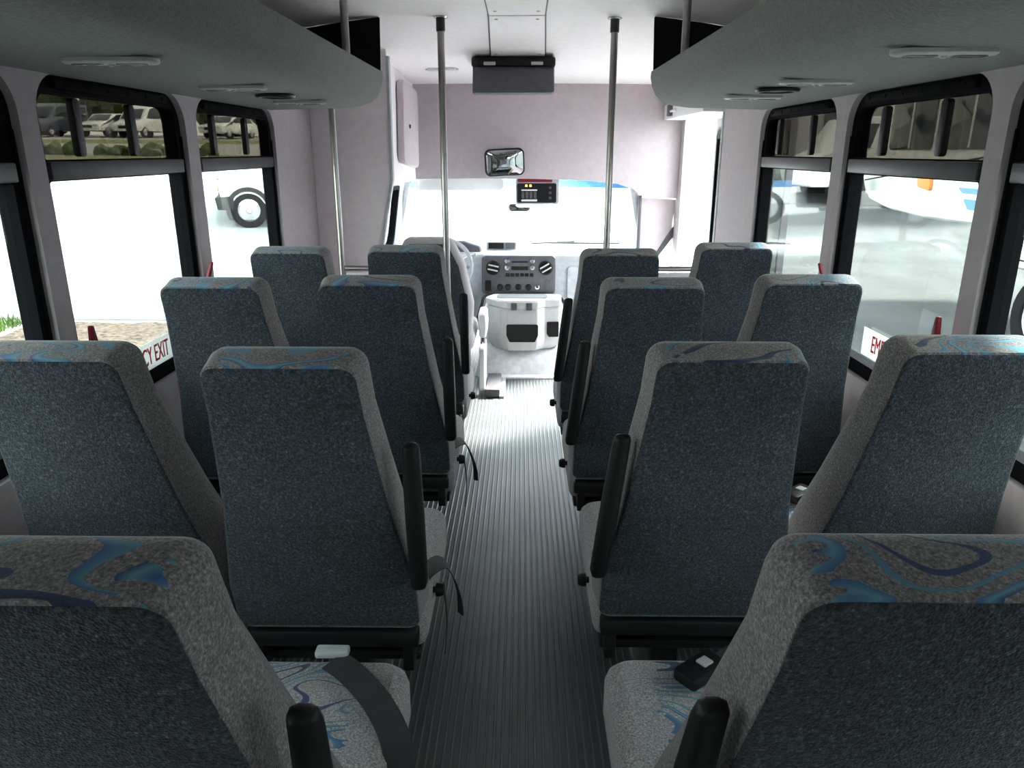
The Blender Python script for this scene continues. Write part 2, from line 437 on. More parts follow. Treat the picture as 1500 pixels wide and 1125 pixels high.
for s, side in ((-1, 'left'), (1, 'right')):
    fn = lambda a, b, c, s=s: (s*(WX+.025) + c, a, b)
    y_end = Y_CAB if s < 0 else 4.29
    outer = [(Y_REAR, 0), (y_end, 0), (y_end, 1.97), (Y_REAR, 1.97)]
    structure('wall_' + side, plate(outer, [win_open(*w) for w in WINS], .05, fn), 'wall', smooth=30)
rear_hole = rrect(-.24, .24, 1.10, 1.43, .06, 6)
structure('wall_rear', plate([(-WX-.05, -.06), (WX+.05, -.06), (WX+.05, 2.06), (-WX-.05, 2.06)], [rear_hole], .05, lambda a, b, c: (a, Y_REAR-.025+c, b)), 'wall')
w = thing('window_11', (0, Y_REAR-.025, .80), None, None); w['kind'] = 'structure'  # unseen rear window, added to bring daylight onto the nearest seat backs
link('window_frame', plate([(a, b-.80) for a, b in rear_hole], [[(a, b-.80) for a, b in inset_poly(rear_hole, .035)]], .04, lambda a, b, c: (a, c, b)), 'frameblk', w)
link('pane', B(-.215, .215, -.003, .003, .325, .605), 'glass', w)

# side windows: deep black frame, tinted sliders above a grey bar, one clear pane below
def side_window(idx, s, y0, y1, hy):
    root = thing('window_%d' % idx, (s*(WX+.05), (y0+y1)/2, WZ0), None, None); root['kind'] = 'structure'
    cx, cy, cz = root.location
    X = lambda d: s*(WX+d) - cx
    def P(name, bm, m, label=None, parent=root):
        return link(name, bm, m, parent, label=label)
    fw = .034
    zt, zb = 1.43, 1.378
    outer = win_open(y0-cy, y1-cy, -.001); outer = [(a, b-cz) for a, b in outer]
    up = rpoly([(y0-cy+fw, zt-cz), (y1-cy-fw, zt-cz), (y1-cy-fw, 1.588-cz), (y0-cy+fw, 1.588-cz)], [.006, .006, .045, .045], 6)
    lo = rpoly([(y0-cy+fw, WZ0+.045-cz), (y1-cy-fw, WZ0+.045-cz), (y1-cy-fw, zb-cz), (y0-cy+fw, zb-cz)], .008, 3)
    P('window_frame', plate(outer, [up, lo], .045, lambda a, b, c: (X(.042)+c, a, b)), 'frameblk')
    # thin inner lip along the front and rear uprights
    bm = bmesh.new()
    for yy in (y0-cy+.006, y1-cy-.016):
        box(bm, min(X(.012), X(.03)), max(X(.012), X(.03)), yy, yy+.010, .06, 1.50-cz, .003)
    P('window_channel', bm, 'frameblk')
    P('window_bar', B(min(X(.006), X(.05)), max(X(.006), X(.05)), y0-cy+fw-.004, y1-cy-fw+.004, zb-cz+.004, zt-cz-.004, .004), 'framegry', 'dark grey bar across the window')
    bm = bmesh.new(); box(bm, min(X(.004), X(.03)), max(X(.004), X(.03)), y0-cy+.1, y1-cy-.1, 1.598-cz, 1.622-cz, .004)
    for k in range(6):
        yy = y0-cy+.14+(y1-y0-.28)*k/5
        lathe([(0, .003), (.005, .003), (.006, 0)], 8, lambda a, b, c, yy=yy: (X(.004)-s*c, yy+a, 1.61-cz+b), bm)
    P('window_header', bm, 'frameblk')
    P('pane', B(min(X(.040), X(.044)), max(X(.040), X(.044)), y0-cy+fw-.004, y1-cy-fw+.004, WZ0+.04-cz, zb-cz+.006), 'glass', 'clear lower pane')
    P('pane', B(min(X(.040), X(.044)), max(X(.040), X(.044)), y0-cy+fw-.004, y1-cy-fw+.004, zt-cz-.006, 1.59-cz), 'tint', 'dark tinted upper pane')
    for yy in hy:
        P('slider_handle', slab(rrect(-.017, .017, 1.437-cz, 1.583-cz, .012), .02, .004, lambda a, b, c, yy=yy: (X(.026)+c, yy-cy+a, b)), 'black', 'black upright slider bar')
    return root
wi = 1
HY = {-1: [(.2, .5), (1.1, 1.4), (2.055, 2.345), (2.955, 3.30)], 1: [(.2, .5), (1.1, 1.4), (2.10, 2.44), (3.04, 3.42)]}
for s in (-1, 1):
    for k, (y0, y1) in enumerate(WINS):
        w = side_window(wi, s, y0, y1, HY[s][k]); wi += 1

# red release levers, one at each lower end of the middle windows
lev = [(-1, 1.872, .935, 1), (-1, 2.652, .985, -1), (1, 1.872, .965, 1), (1, 2.652, .985, -1)]
lab = ['red release lever at the rear end of the middle window on the driver side', 'red release lever on the post between middle and front windows, driver side', 'red release lever at the rear end of the middle window on the door side', 'red release lever on the post between middle and front windows, door side']
for (s, y, z, d), lb in zip(lev, lab):
    t = thing('release_lever', (s*(WX-.004), y, z), lb, 'lever', 'red window release levers')
    link('lever_handle', slab(rpoly([(-.012, -.01), (.012, -.012), (.016, .04), (.004, .085), (-.01, .09), (-.012, .04)], .005, 3), .02, .005,
         lambda a, b, c, s=s, d=d: (-s*(.012+b*.25)+c*.6, a + d*.35*(.06-b), b)), 'red', t)
    link('lever_base', slab(rrect(-.02, .02, -.035, .0, .008, 4), .012, .002, lambda a, b, c, s=s, d=d: (-s*.006+c, a+d*.012, b)), 'red', t)

# emergency exit stickers on the lower panes
for s, nm, lb in ((-1, 'left', 'white sticker lettered EMERGENCY EXIT on the left middle window above the mulch bed'), (1, 'right', 'white sticker lettered EMERGENCY EXIT on the right middle window above the pavement')):
    t = thing('exit_sticker', (s*(WX+.028), 2.19 if s < 0 else 2.13, .832 if s < 0 else .862), lb, 'sticker', 'emergency exit stickers')
    link('sticker_sheet', B(-.001, .001, -.27, .26, -.047, .043), 'exitvinyl', t)
    link('lettering', text_bm('EMERGENCY EXIT', .078, lambda a, b, c, s=s: (-s*(.002)+c*s, -s*a, b-.002), align='CENTER', xs=.62), 'redtext', t, smooth=0, label='red EMERGENCY EXIT letters')

# ------------------------------------------------------------------ overhead racks
for s, nm in ((-1, 'driver'), (1, 'door')):
    t = thing('overhead_rack', (s*.86, 1.35, 1.63), 'grey carpeted overhead luggage rack along the %s side' % nm, 'luggage rack', 'overhead luggage racks')
    ox, oy, oz = t.location
    oln = [(WX-.004, 1.630), (.78, 1.638), (.70, 1.648), (.655, 1.664), (.625, 1.69), (.607, 1.725), (.598, 1.765), (.600, 1.790), (.612, 1.792), (.622, 1.765), (.634, 1.728), (.655, 1.70), (.70, 1.682), (.78, 1.672), (WX-.004, 1.665)]
    oln = [(a, b) for a, b in oln]
    if s > 0: pass
    bm = bmesh.new()
    ys = [Y_REAR+.01, 3.585, 3.60, 3.604]; ins = [0, 0, .003, .01]
    rings = []
    for y, q in zip(ys, ins):
        rings.append([bm.verts.new((s*a-ox, y-oy, b-oz)) for a, b in inset_poly(oln[::-1], q)])
    n = len(oln)
    for a, b in zip(rings, rings[1:]):
        for i in range(n): bm.faces.new((a[i], a[(i+1) % n], b[(i+1) % n], b[i]))
    bm.faces.new(rings[0]); bm.faces.new(rings[-1])
    link('rack_tray', bm, 'rack', t, smooth=50)
    ep = [(WX-.004, 1.668), (.70, 1.684), (.64, 1.73), (.612, 1.79), (.605, ceil_z(.6, 3.6)-.006), (.8, ceil_z(.8, 3.6)-.006), (WX-.004, ceil_z(WX, 3.6)-.006)]
    link('end_panel', slab(ep, .02, .002, lambda a, b, c: (s*a-ox, 3.59+c-oy, b-oz)), 'blackcarpet', t, label='black end panel')

RK = 1.63
def rack_z(x): 
    a = abs(x)
    return 1.630 + (WX-a)/(WX-.78)*.008 if a > .78 else 1.638+(.78-a)/.08*.010
LF = 'row of lights under the luggage racks'
for s, y, lb in ((-1, 1.68, 'long grey reading light under the driver side rack, nearest of three'), (-1, 2.37, 'grey reading light under the driver side rack, in the middle of three'), (-1, 3.06, 'grey reading light under the driver side rack, at its front end'),
              (1, 1.56, 'long grey reading light under the door side rack, nearest of three'), (1, 2.21, 'grey reading light under the door side rack, in the middle of three'), (1, 2.80, 'grey reading light under the door side rack, at its front end')):
    cx = s*.835; t = thing('reading_light', (cx, y, rack_z(cx)), lb, 'light', 'reading lights under the racks')
    fz = lambda a, b, c: (a, b, -c)
    link('housing', loft(bmesh.new(), rrect(-.10, .10, -.033, .033, .031, 8), [(0, .0005), (0, .008), (.004, .011), (.012, .012)], fz), 'fixture', t)
    for k in (-1, 1):
        link('lens', loft(bmesh.new(), rrect(k*.047-.034, k*.047+.034, -.018, .018, .012, 5), [(0, .010), (.001, .0135), (.004, .014)], fz), 'lens', t, label='dark lens')
    link('switch', lathe([(0, .017), (.006, .016), (.007, .010)], 12, lambda a, b, c: (a, b, -c)), 'fixture', t)
for s, y, lb in ((-1, 2.72, 'round black speaker under the driver side rack'), (1, 2.49, 'round black speaker under the door side rack')):
    cx = s*.82; t = thing('speaker', (cx, y, rack_z(cx)), lb, 'speaker', 'round speakers under the racks')
    link('speaker_ring', lathe([(.062, .0005), (.068, .004), (.064, .011), (.054, .012), (.05, .006), (.05, .0005)], 32, lambda a, b, c: (a, b, -c)), 'black', t)
    link('grille', lathe([(0, .010), (.03, .009), (.051, .005), (.051, .0005), (0, .0005)], 32, lambda a, b, c: (a, b, -c)), 'rubber', t)

# ------------------------------------------------------------------ poles
def pole(x, y, z0, z1, lb, grp='steel grab poles', r=.0165, nm='grab_pole', collar=True):
    t = thing(nm, (x, y, z0), lb, 'pole', grp)
    link('pole_tube', tube([(0, 0, 0), (0, 0, z1-z0)], r, 16), 'steel', t)
    if collar:
        link('collar', lathe([(r+.001, z1-z0-.062), (r+.004, z1-z0-.06), (r+.004, z1-z0-.004), (r+.001, z1-z0-.002)], 16), 'steelblk', t, label='dark collar at the top')
        link('flange', lathe([(r, z1-z0-.008), (.03, z1-z0-.006), (.034, z1-z0-.001), (.0, z1-z0)], 20), 'chrome', t)
    if collar: link('foot_flange', lathe([(r, .012), (.03, .009), (.036, .0), (0, 0)], 20), 'chrome', t)
    return t
pole(-.346, 3.70, 0, ceil_z(-.346, 3.70), 'steel floor to ceiling pole beside the driver seat')
pole(.443, 3.70, 0, ceil_z(.443, 3.70), 'steel floor to ceiling pole ahead of the seats on the door side')
pole(-.868, 3.70, 0, ceil_z(-.868, 3.70), 'slim steel pole standing close to the left wall ahead of the windows', r=.015)
for s, y, lb in ((-1, 2.90, 'short steel post on the driver side rack, front one of two'), (-1, 1.86, 'short steel post on the driver side rack, rear one of two'), (1, 2.90, 'short steel post on the door side rack, front one of two'), (1, 1.86, 'short steel post on the door side rack, rear one of two')):
    x = s*.606; pole(x, y, 1.787, ceil_z(x, y), lb, 'short posts rising from the racks', .014, 'rack_post', False)
# modesty panels with a steel rail on top
for x0, x1, lb in ((-.868, -.346, 'mauve modesty panel with steel rail behind the driver'), (.443, 1.09, 'mauve modesty panel with steel rail by the entry door')):
    t = thing('modesty_panel', ((x0+x1)/2, 3.70, .1), lb, 'panel', 'modesty panels ahead of the front seats')
    h = (x1-x0)/2
    link('rail', tube([(-h+.016, 0, .795), (h-.018, 0, .795)], .013, 12), 'steel', t)
    link('board', B(-h+.02, h-.02, -.008, .008, 0, .775, .003), 'wallhead', t)

# ------------------------------------------------------------------ ceiling bits
for y0, y1, w0, w1, lb in ((3.68, 4.52, .125, .150, 'screwed pale access panel on the ceiling just behind the monitor'), (1.9, 3.66, .125, .125, 'pale access panel on the ceiling between the racks')):
    t = thing('access_panel', (0.0, (y0+y1)/2, ceil_z(0, (y0+y1)/2)), lb, 'panel', 'ceiling access panels')
    bm = bmesh.new(); n = 12; rr = []
    oz = t.location.z; oy = t.location.y
    for k in range(n+1):
        y = y0+(y1-y0)*k/n; w = w0+(w1-w0)*k/n
        z = ceil_z(0, y)-oz
        rr.append([bm.verts.new(v) for v in ((-w, y-oy, z-.012), (w, y-oy, z-.012), (w, y-oy, z-.001), (-w, y-oy, z-.001))])
    for a, b in zip(rr, rr[1:]):
        for i in range(4): bm.faces.new((a[i], a[(i+1) % 4], b[(i+1) % 4], b[i]))
    bm.faces.new(rr[0]); bm.faces.new(rr[-1])
    link('cover_sheet', bm, 'ceil', t, smooth=20)
    bm = bmesh.new()
    for ww0, ww1, ya, yb in ((-1, -1, y0, y1), (1, 1, y0, y1)):
        pts = [(ww0*(w0+(w1-w0)*k/8+.004), ya+(yb-ya)*k/8-oy, ceil_z(0, ya+(yb-ya)*k/8)-oz-.003) for k in range(9)]
        tube(pts, .004, 6, bm)
    tube([(-w0, y0-oy-.004, ceil_z(0, y0)-oz-.003), (w0, y0-oy-.004, ceil_z(0, y0)-oz-.003)], .004, 6, bm)
    link('edge_gap_strip', bm, 'dashdk', t, label='thin dark strip drawing the gap at the panel edge')  # dark tubes stand in for the shaded gap around the panel
    for a in (-1, 1):
        for y, w in ((y0+.06, w0), (y1-.08, w1)):
            z = ceil_z(0, y)-oz
            link('screw', lathe([(0, -.004), (.007, -.003), (.008, 0)], 10, lambda p, q, c, a=a, y=y, w=w, z=z: (a*(w-.03)+p, y-oy+q, z-.012+c)), 'steel', t)
t = thing('dome_light', (-.46, 4.85, ceil_z(-.46, 4.85)), 'small pale dome light on the ceiling behind the left pole', 'light')
link('lens_cover', loft(bmesh.new(), rrect(-.085, .085, -.045, .045, .012, 4), [(0, -.003), (0, .010), (.006, .016), (.014, .018)], lambda a, b, c: (a, b, -c)), 'white', t)
link('mount_ears', B(-.10, .10, -.02, .02, -.006, .003, .002), 'fixture', t)

# fold-down monitor
my, mz = 4.60, ceil_z(0, 4.60)
t = thing('ceiling_monitor', (-.025, my, mz), 'dark fold-down monitor hanging from the ceiling', 'monitor')
link('mount', slab(rrect(-.235, .235, -.13, .14, .03, 5), .05, .010, lambda a, b, c: (a, b, -.028+c)), 'black', t)
mx = Matrix.Translation((0, -.09, -.055)) @ Matrix.Rotation(radians(64), 4, 'X')
link('screen_lid', loft(bmesh.new(), rrect(-.228, .228, -.16, .012, .018, 5), [(.006, -.016), (0, -.010), (0, .012), (.006, .018)], lambda a, b, c: mx @ Vector((a, b, c))), 'dashdk', t, label='dark grey lid')
for k in (-1, 1):
    link('hinge', B(k*.132-.033, k*.132+.033, -.136, -.120, -.048, -.030, .004), 'silver', t, label='silver hinge')

# ------------------------------------------------------------------ cab
fxz = lambda y: (lambda a, b, c: (a, y+c, b))
# partition beside the driver
part = [(-WX, 0), (-.80, 0), (-.80, .80), (-.765, .98), (-.70, 1.30), (-.695, ceil_z(-.7, Y_CAB)-.004), (-WX, ceil_z(-WX, Y_CAB)-.004)]
structure('wall_driver_partition', slab(part, .03, .004, fxz(Y_CAB)), 'partition')
tr = [(-.80, .80), (-.785, .80), (-.750, .98), (-.684, 1.30), (-.679, 1.93), (-.695, 1.93), (-.70, 1.30), (-.765, .98)]
structure('trim_1', slab(tr, .05, .003, fxz(Y_CAB)), 'dashlt')
# raised side of the cab with a hatch
fy = lambda x: (lambda a, b, c: (x+c, a, b))
structure('wall_cab_left', slab([(Y_CAB+.02, 1.27), (Y_BULK, 1.25), (Y_BULK, 1.9), (Y_CAB+.02, 1.97)], .03, .003, fy(-.745)), 'ceil')
t = thing('cab_hatch', (-.728, 5.02, 1.60), 'pale padded hatch on the raised side of the cab', 'hatch')
link('hatch_door', slab(rpoly([(-.34, -.215), (.30, -.26), (.36, .24), (-.27, .265)], .06, 6), .045, .014, lambda a, b, c: (.024+c, a, b)), 'wallhead', t)
link('latch', lathe([(0, .012), (.011, .01), (.013, 0)], 12, lambda a, b, c: (.046+c, -.10+a, b)), 'steelblk', t)
# bulkhead above the windshield
bk = [(-.76, 1.262), (-.3, 1.266), (.1, 1.264), (.5, 1.252), (.7, 1.232), (.82, 1.195), (.90, 1.14), (1.16, 1.13), (1.16, 1.97), (-.76, 1.97)]
structure('wall_bulkhead', slab(bk, .05, .006, fxz(Y_BULK+.025)), 'wallhead')
structure('ceiling_cab', B(-.9, .98, Y_BULK+.05, 5.83, 1.285, 1.32), 'ceil')
structure('wall_right_cab_return', B(1.13, 1.17, 5.36, 5.62, -.3, 1.95), 'wall')
# entry door opening: header box, frame post and the folded leaves outside
structure('trim_2', B(1.0, 1.16, 4.29, 5.46, 1.655, 1.755, .01), 'white')
structure('wall_over_door', B(1.12, 1.17, 4.29, 5.48, 1.755, 1.97), 'wall')
structure('trim_3', B(1.115, 1.165, 4.29, 4.33, -.3, 1.66, .008), 'dashlt')
d = thing('door_1', (1.15, 4.47, -.26), None, None); d['kind'] = 'structure'
def leaf(w, h):
    o = rrect(0, w, 0, h, .02, 3)
    hl = [rrect(.035, w-.035, .10, h-.06, .05, 6)]
    return o, hl
o_, h_ = leaf(.20, 1.89)
link('leaf_frame', plate(o_, h_, .03, lambda a, b, c: (c, a-.16, b)), 'white', d, label='pale metal leaf frame')
link('leaf_seal', plate(inset_poly(h_[0], -.012), h_, .034, lambda a, b, c: (c, a-.16, b)), 'hub', d, label='grey rubber seal')
link('leaf_glass', B(-.003, .003, -.13, .01, .095, 1.84), 'glass', d)
d2 = thing('door_2', (1.19, 4.33, -.26), None, None); d2['kind'] = 'structure'
o_, h_ = leaf(.34, 1.89)
link('leaf_frame', plate(o_, h_, .03, lambda a, b, c: (a, c, b)), 'dashdk', d2, label='dark leaf frame folded outward')
link('leaf_glass', B(.03, .31, -.003, .003, .095, 1.84), 'glass', d2)
t = thing('door_operator', (1.01, 5.2, 1.70), 'small dark door operator unit on the white header over the entry', 'door motor')
link('motor', B(-.03, .0, -.05, .05, -.03, .045, .006), 'dashdk', t)
link('motor_arm', tube([(-.02, -.02, 0), (-.03, -.25, .0)], .008, 10), 'silver', t)

# grey side panel ahead of the entry door
t = thing('entry_side_panel', (1.0, 5.55, .72), 'grey panel with a slanted dark edge between windshield and entry door', 'panel')
pn = [(-.125, .0), (.0, .0), (.115, .17), (.135, .40), (-.115, .415)]
link('board', slab(pn, .03, .004, lambda a, b, c: (a, c, b)), 'wallhead', t)
link('dark_edge', slab([(-.005, -.01), (.025, -.015), (.142, .15), (.14, .22), (.112, .19)], .045, .004, lambda a, b, c: (a, c, b)), 'dashdk', t, label='dark slanted edge')
link('post', B(-.135, -.112, -.03, .03, -.02, .43, .005), 'dashdk', t, label='dark upright post')

# cab sides below the raised part, with the driver window
structure('wall_cab_door', plate([(4.28, 0), (5.62, 0), (5.62, 1.27), (4.28, 1.27)], [rpoly([(4.60, .80), (5.45, .80), (5.26, 1.22), (4.60, 1.22)], .05, 5)], .04, lambda a, b, c: (-.95 + max(0, b-.75)*.22 + c, a, b)), 'dashlt')
w = thing('window_9', (-.93, 5.0, .80), None, None); w['kind'] = 'structure'
link('pane', slab([(-.42, -.02), (.47, -.02), (.27, .44), (-.42, .44)], .005, 0, lambda a, b, c: (.0+b*.22+c, a, b)), 'glass', w)
link('window_channel', plate(rpoly([(-.41, -.01), (.46, -.01), (.265, .43), (-.41, .43)], .05, 5), [rpoly([(-.38, .015), (.41, .015), (.235, .405), (-.38, .405)], .05, 5)], .05, lambda a, b, c: (b*.22+c, a, b)), 'frameblk', w)
# windshield
def ws(x, t):      # t 0 bottom .. 1 top
    hw = .93*(1-t)+.83*t; X = x*hw
    yb = 6.10-.50*x*x; yt = 5.80-.20*x*x
    return (X, yb*(1-t)+yt*t, .70*(1-t)+1.275*t)
w = thing('window_10', (0, 6.1, .70), None, None); w['kind'] = 'structure'
def wsgrid(t0, t1, off=0, x0=-1, x1=1, n=24, m=4):
    bm = bmesh.new(); rows = []
    for j in range(m+1):
        rows.append([])
        for i in range(n+1):
            x, y, z = ws(x0+(x1-x0)*i/n, t0+(t1-t0)*j/m); rows[-1].append(bm.verts.new((x, y-6.1+off, z-.70)))
    for a, b in zip(rows, rows[1:]):
        for i in range(n): bm.faces.new((a[i], a[i+1], b[i+1], b[i]))
    return bm
link('pane', wsgrid(0, .86), 'windshield', w, label='clear windshield glass')
link('shade_band', wsgrid(.86, 1, m=2), 'bluetint', w, label='blue tinted band along the top')
loop = [ws(-1+.04*i, 0) for i in range(51)] + [ws(1, .12*i) for i in range(1, 8)] + [ws(.985, .93), ws(.94, .98)] + [ws(.9-.04*i, 1) for i in range(46)] + [ws(-.94, .98), ws(-.985, .93)] + [ws(-1, .84-.12*i) for i in range(8)]
link('window_frame', tube([(x, y-6.1, z-.70) for x, y, z in loop], .02, 8), 'frameblk', w)
structure('trim_4', tube([ws(-1.02, 0), ws(-1.0, .5), ws(-.99, 1.02)], .04, 10), 'dashlt')
structure('trim_5', tube([ws(1.02, 0), ws(1.0, .5), ws(.99, 1.02)], .04, 10), 'dashlt')
# wiper
t = thing('wiper', (0.35, 6.12, .74), 'thin dark wiper lying along the bottom of the windshield', 'wiper')
link('blade', tube([(-.1, .02, 0), (.45, -.12, .01)], .008, 8), 'rubber', t)
link('wiper_arm', tube([(-.25, .05, -.01), (.1, -.02, .015)], .007, 8), 'steelblk', t)

# sun visor
t = thing('sun_visor', (-.42, 5.60, 1.225), 'white folded sun visor above the driver', 'visor')
mx = Matrix.Rotation(radians(22), 4, 'X')
link('visor_board', slab(rrect(-.33, .31, -.05, .05, .035, 6), .022, .009, lambda a, b, c: mx @ Vector((a, c, b))), 'white', t)
link('visor_arm', tube([(-.33, 0, .03), (-.38, .02, .04), (-.38, .03, .06)], .006, 8), 'steelblk', t)

# interior mirror on the bulkhead
t = thing('passenger_mirror', (-.105, Y_BULK-.03, 1.385), 'rounded rectangular mirror with black rim on the bulkhead', 'mirror')
mm = Matrix.Rotation(radians(-3), 4, 'Y') @ Matrix.Rotation(radians(7), 4, 'Z') @ Matrix.Rotation(radians(6), 4, 'X')
fm = lambda a, b, c: tuple(mm @ Vector((a, c-.06, b)))
link('mirror_rim', loft(bmesh.new(), rrect(-.138, .138, -.092, .092, .04, 7), [(.010, -.014), (.003, -.016), (0, -.010), (0, .008), (.02, .02)], fm), 'black', t, label='black rim')
bm = bmesh.new()
oln = rrect(-.128, .128, -.082, .082, .034, 7)
rr = [[bm.verts.new(fm(a*q, b*q, -.0165-.010*(1-q*q))) for a, b in oln] for q in (1, .9, .8, .68, .56, .44, .32, .2, .1)]
for ra, rb in zip(rr, rr[1:]):
    for i in range(len(oln)): bm.faces.new((ra[i], ra[(i+1) % len(oln)], rb[(i+1) % len(oln)], rb[i]))
bm.faces.new(rr[-1])
link('mirror_glass', bm, 'mirror', t, smooth=60)
link('mirror_arm', tube([fm(0, 0, .015), (0.0, .005, .02), (0, .03, .03)], .011, 10), 'black', t)

# windshield mirror
t = thing('windshield_mirror', (.02, 5.72, 1.05), 'small pale rear view mirror on the windshield', 'mirror')
link('mirror_shell', loft(bmesh.new(), rrect(-.10, .07, -.03, .03, .028, 6), [(.004, -.012), (0, -.006), (.006, .012), (.02, .02)], lambda a, b, c: (a, c, b)), 'silver', t)
link('mirror_glass', loft(bmesh.new(), rrect(-.094, .064, -.025, .025, .024, 6), [(0, -.0125), (.004, -.013)], lambda a, b, c: (a, c, b)), 'mirror', t)
link('mirror_stem', tube([(0, .01, .02), (0, .08, .10)], .008, 8), 'silver', t)

# overhead switch console
t = thing('overhead_console', (.125, 5.52, 1.165), 'overhead console with lit amber lamps above the windshield', 'console')
mx = Matrix.Rotation(radians(-12), 4, 'X')
fc = lambda a, b, c: mx @ Vector((a, c, b))
link('console_shell', loft(bmesh.new(), rrect(-.145, .165, -.085, .098, .02, 4), [(.004, -.04), (0, -.034), (0, .12)], fc), 'dashlt', t)
link('console_face', loft(bmesh.new(), rrect(-.135, .145, -.075, .062, .012, 4), [(0, -.042), (.003, -.046)], fc), 'black', t, label='black switch face')
link('display_strip', loft(bmesh.new(), rrect(-.13, .115, .070, .096, .004, 3), [(0, -.042), (.002, -.045)], fc), 'redlit', t, label='dim red display')
for k in (0, 1):
    link('lamp', loft(bmesh.new(), rrect(-.078+k*.03, -.062+k*.03, .036, .052, .006, 4), [(0, -.0465), (.002, -.049)], fc), 'amberlit', t, label='lit amber lamp')
for z0, z1 in ((.008, .018), (-.066, -.052)):
    link('label_strip', loft(bmesh.new(), rrect(-.105, .008, z0, z1, .002, 2), [(0, -.0465), (.001, -.0475)], fc), 'decal', t, label='cream label strip')
for k in range(4):
    link('rocker_switch', loft(bmesh.new(), rrect(-.104+k*.028, -.082+k*.028, -.046, .002, .003, 2), [(0, -.0465), (.003, -.053)], fc), 'dashdk', t)
for k in range(3):
    link('control_knob', lathe([(0, -.062), (.009, -.060), (.010, -.046)], 14, lambda a, b, c, k=k: fc(.10+a, .03-k*.036+b, c)), 'dashdk', t)

# dashboard
t = thing('dashboard', (0, 5.5, .3), 'grey van dashboard below the windshield with radio and dials', 'dashboard')
oz = .3
pf = [(.62, -.16), (.62, .40), (.42, .455), (.16, .455), (.05, .44), (.005, .42), (.0, .13), (.06, -.16)]   # (y,z) closed
bm = bmesh.new()
loft(bm, rpoly(pf, .03, 4), [(.02, -.92), (0, -.90), (0, .90), (.02, .92)], lambda a, b, c: (c, a - .0*abs(c) + max(0, abs(c)-.35)*.0, b))
link('dash_body', bm, 'dashlt', t, smooth=40)
fb = lambda a, b, c: (a, c - (b-.29)*-.06, b)
link('centre_bezel', loft(bmesh.new(), rrect(-.268, .273, .142, .424, .03, 5), [(0, .02), (0, -.022), (.004, -.028), (.012, -.03)], fb), 'dashdk', t, label='dark grey bezel')
bm = bmesh.new()
link('radio', loft(bmesh.new(), rrect(-.10, .12, .262, .405, .006, 3), [(0, -.028), (.002, -.033)], fb), 'dashdk', t)
radio = t.children[-1]
link('radio_display', loft(bmesh.new(), rrect(-.052, .072, .318, .346, .003, 2), [(0, -.033), (.001, -.035)], fb), 'display', radio, label='dim green display')
link('disc_slot', loft(bmesh.new(), rrect(-.05, .07, .372, .384, .003, 2), [(0, -.033), (.001, -.034)], fb), 'black', radio)
for x, z in ((-.082, .385), (-.082, .338), (.102, .385), (.102, .338)):
    link('radio_knob', lathe([(.018, -.033), (.018, -.040), (.011, -.041), (.010, -.046), (0, -.047)], 16, lambda a, b, c, x=x, z=z: fb(x+a, z+b, c)), 'chrome', radio, label='bright ringed knob')
for k in range(6):
    link('preset_button', loft(bmesh.new(), rrect(-.092+k*.035, -.064+k*.035, .272, .296, .003, 2), [(0, -.033), (.002, -.037)], fb), 'black', radio)
for x in (-.185, .20):
    a = link('air_vent', lathe([(.052, -.028), (.052, -.036), (.044, -.04), (.042, -.034), (0, -.033)], 24, lambda p, q, c, x=x: fb(x+p, .335+q, c)), 'black', t, label='round air vent')
    for k in (-1, 1):
        link('vane', B(x-.038, x+.038, -.046, -.034, .335+k*.016-.005, .335+k*.016+.005, .002, mx=Matrix.Translation((x, 0, .335)) @ Matrix.Rotation(radians(12 if x < 0 else -30), 4, 'Y') @ Matrix.Translation((-x, 0, -.335))), 'silver', a)
link('switch_bank', loft(bmesh.new(), rrect(-.245, -.20, .165, .245, .004, 2), [(0, -.028), (.002, -.036)], fb), 'black', t)
sp = link('climate_panel', loft(bmesh.new(), rrect(-.175, .175, .165, .228, .006, 2), [(0, -.028), (.002, -.032)], fb), 'dashdk', t)
for x in (-.135, -.075, .0, .075):
    link('climate_dial', lathe([(.024, -.031), (.023, -.036), (.014, -.038), (.012, -.050), (0, -.051)], 18, lambda a, b, c, x=x: fb(x+a, .195+b, c)), 'black', sp)
link('power_socket', lathe([(.017, -.031), (.017, -.036), (.010, -.037), (.010, -.028), (0, -.028)], 16, lambda a, b, c: fb(.14+a, .195+b, c)), 'chrome', t, label='bright ringed socket')
link('ash_door', loft(bmesh.new(), rrect(.195, .245, .165, .245, .004, 2), [(0, -.028), (.003, -.034)], fb), 'dashdk', t)
pod = link('gauge_pod', loft(bmesh.new(), rpoly([(-.24, .425), (-.01, .425), (-.01, .49), (-.24, .49)], .012, 3), [(0, .20), (0, .0), (.004, -.006)], lambda a, b, c: (a, c+.12, b+.02)), 'dashlt', t)
link('pod_face', loft(bmesh.new(), rrect(-.225, -.11, .455, .50, .004, 2), [(0, .112), (.001, .108)], lambda a, b, c: (a, c, b)), 'black', pod)
link('pod_face', loft(bmesh.new(), rrect(-.098, -.025, .455, .50, .004, 2), [(0, .112), (.001, .108)], lambda a, b, c: (a, c, b)), 'dashdk', pod)
link('cluster_hood', loft(bmesh.new(), rpoly([(-.80, .40), (-.27, .40), (-.28, .48), (-.40, .52), (-.66, .52), (-.78, .48)], .03, 4), [(0, .3), (0, .06), (.01, .05)], lambda a, b, c: (a, c, b)), 'dashdk', t)
link('glove_box', loft(bmesh.new(), rrect(.36, .80, .10, .34, .02, 3), [(0, .03), (0, -.006), (.006, -.012)], lambda a, b, c: (a, c, b)), 'dashlt', t)

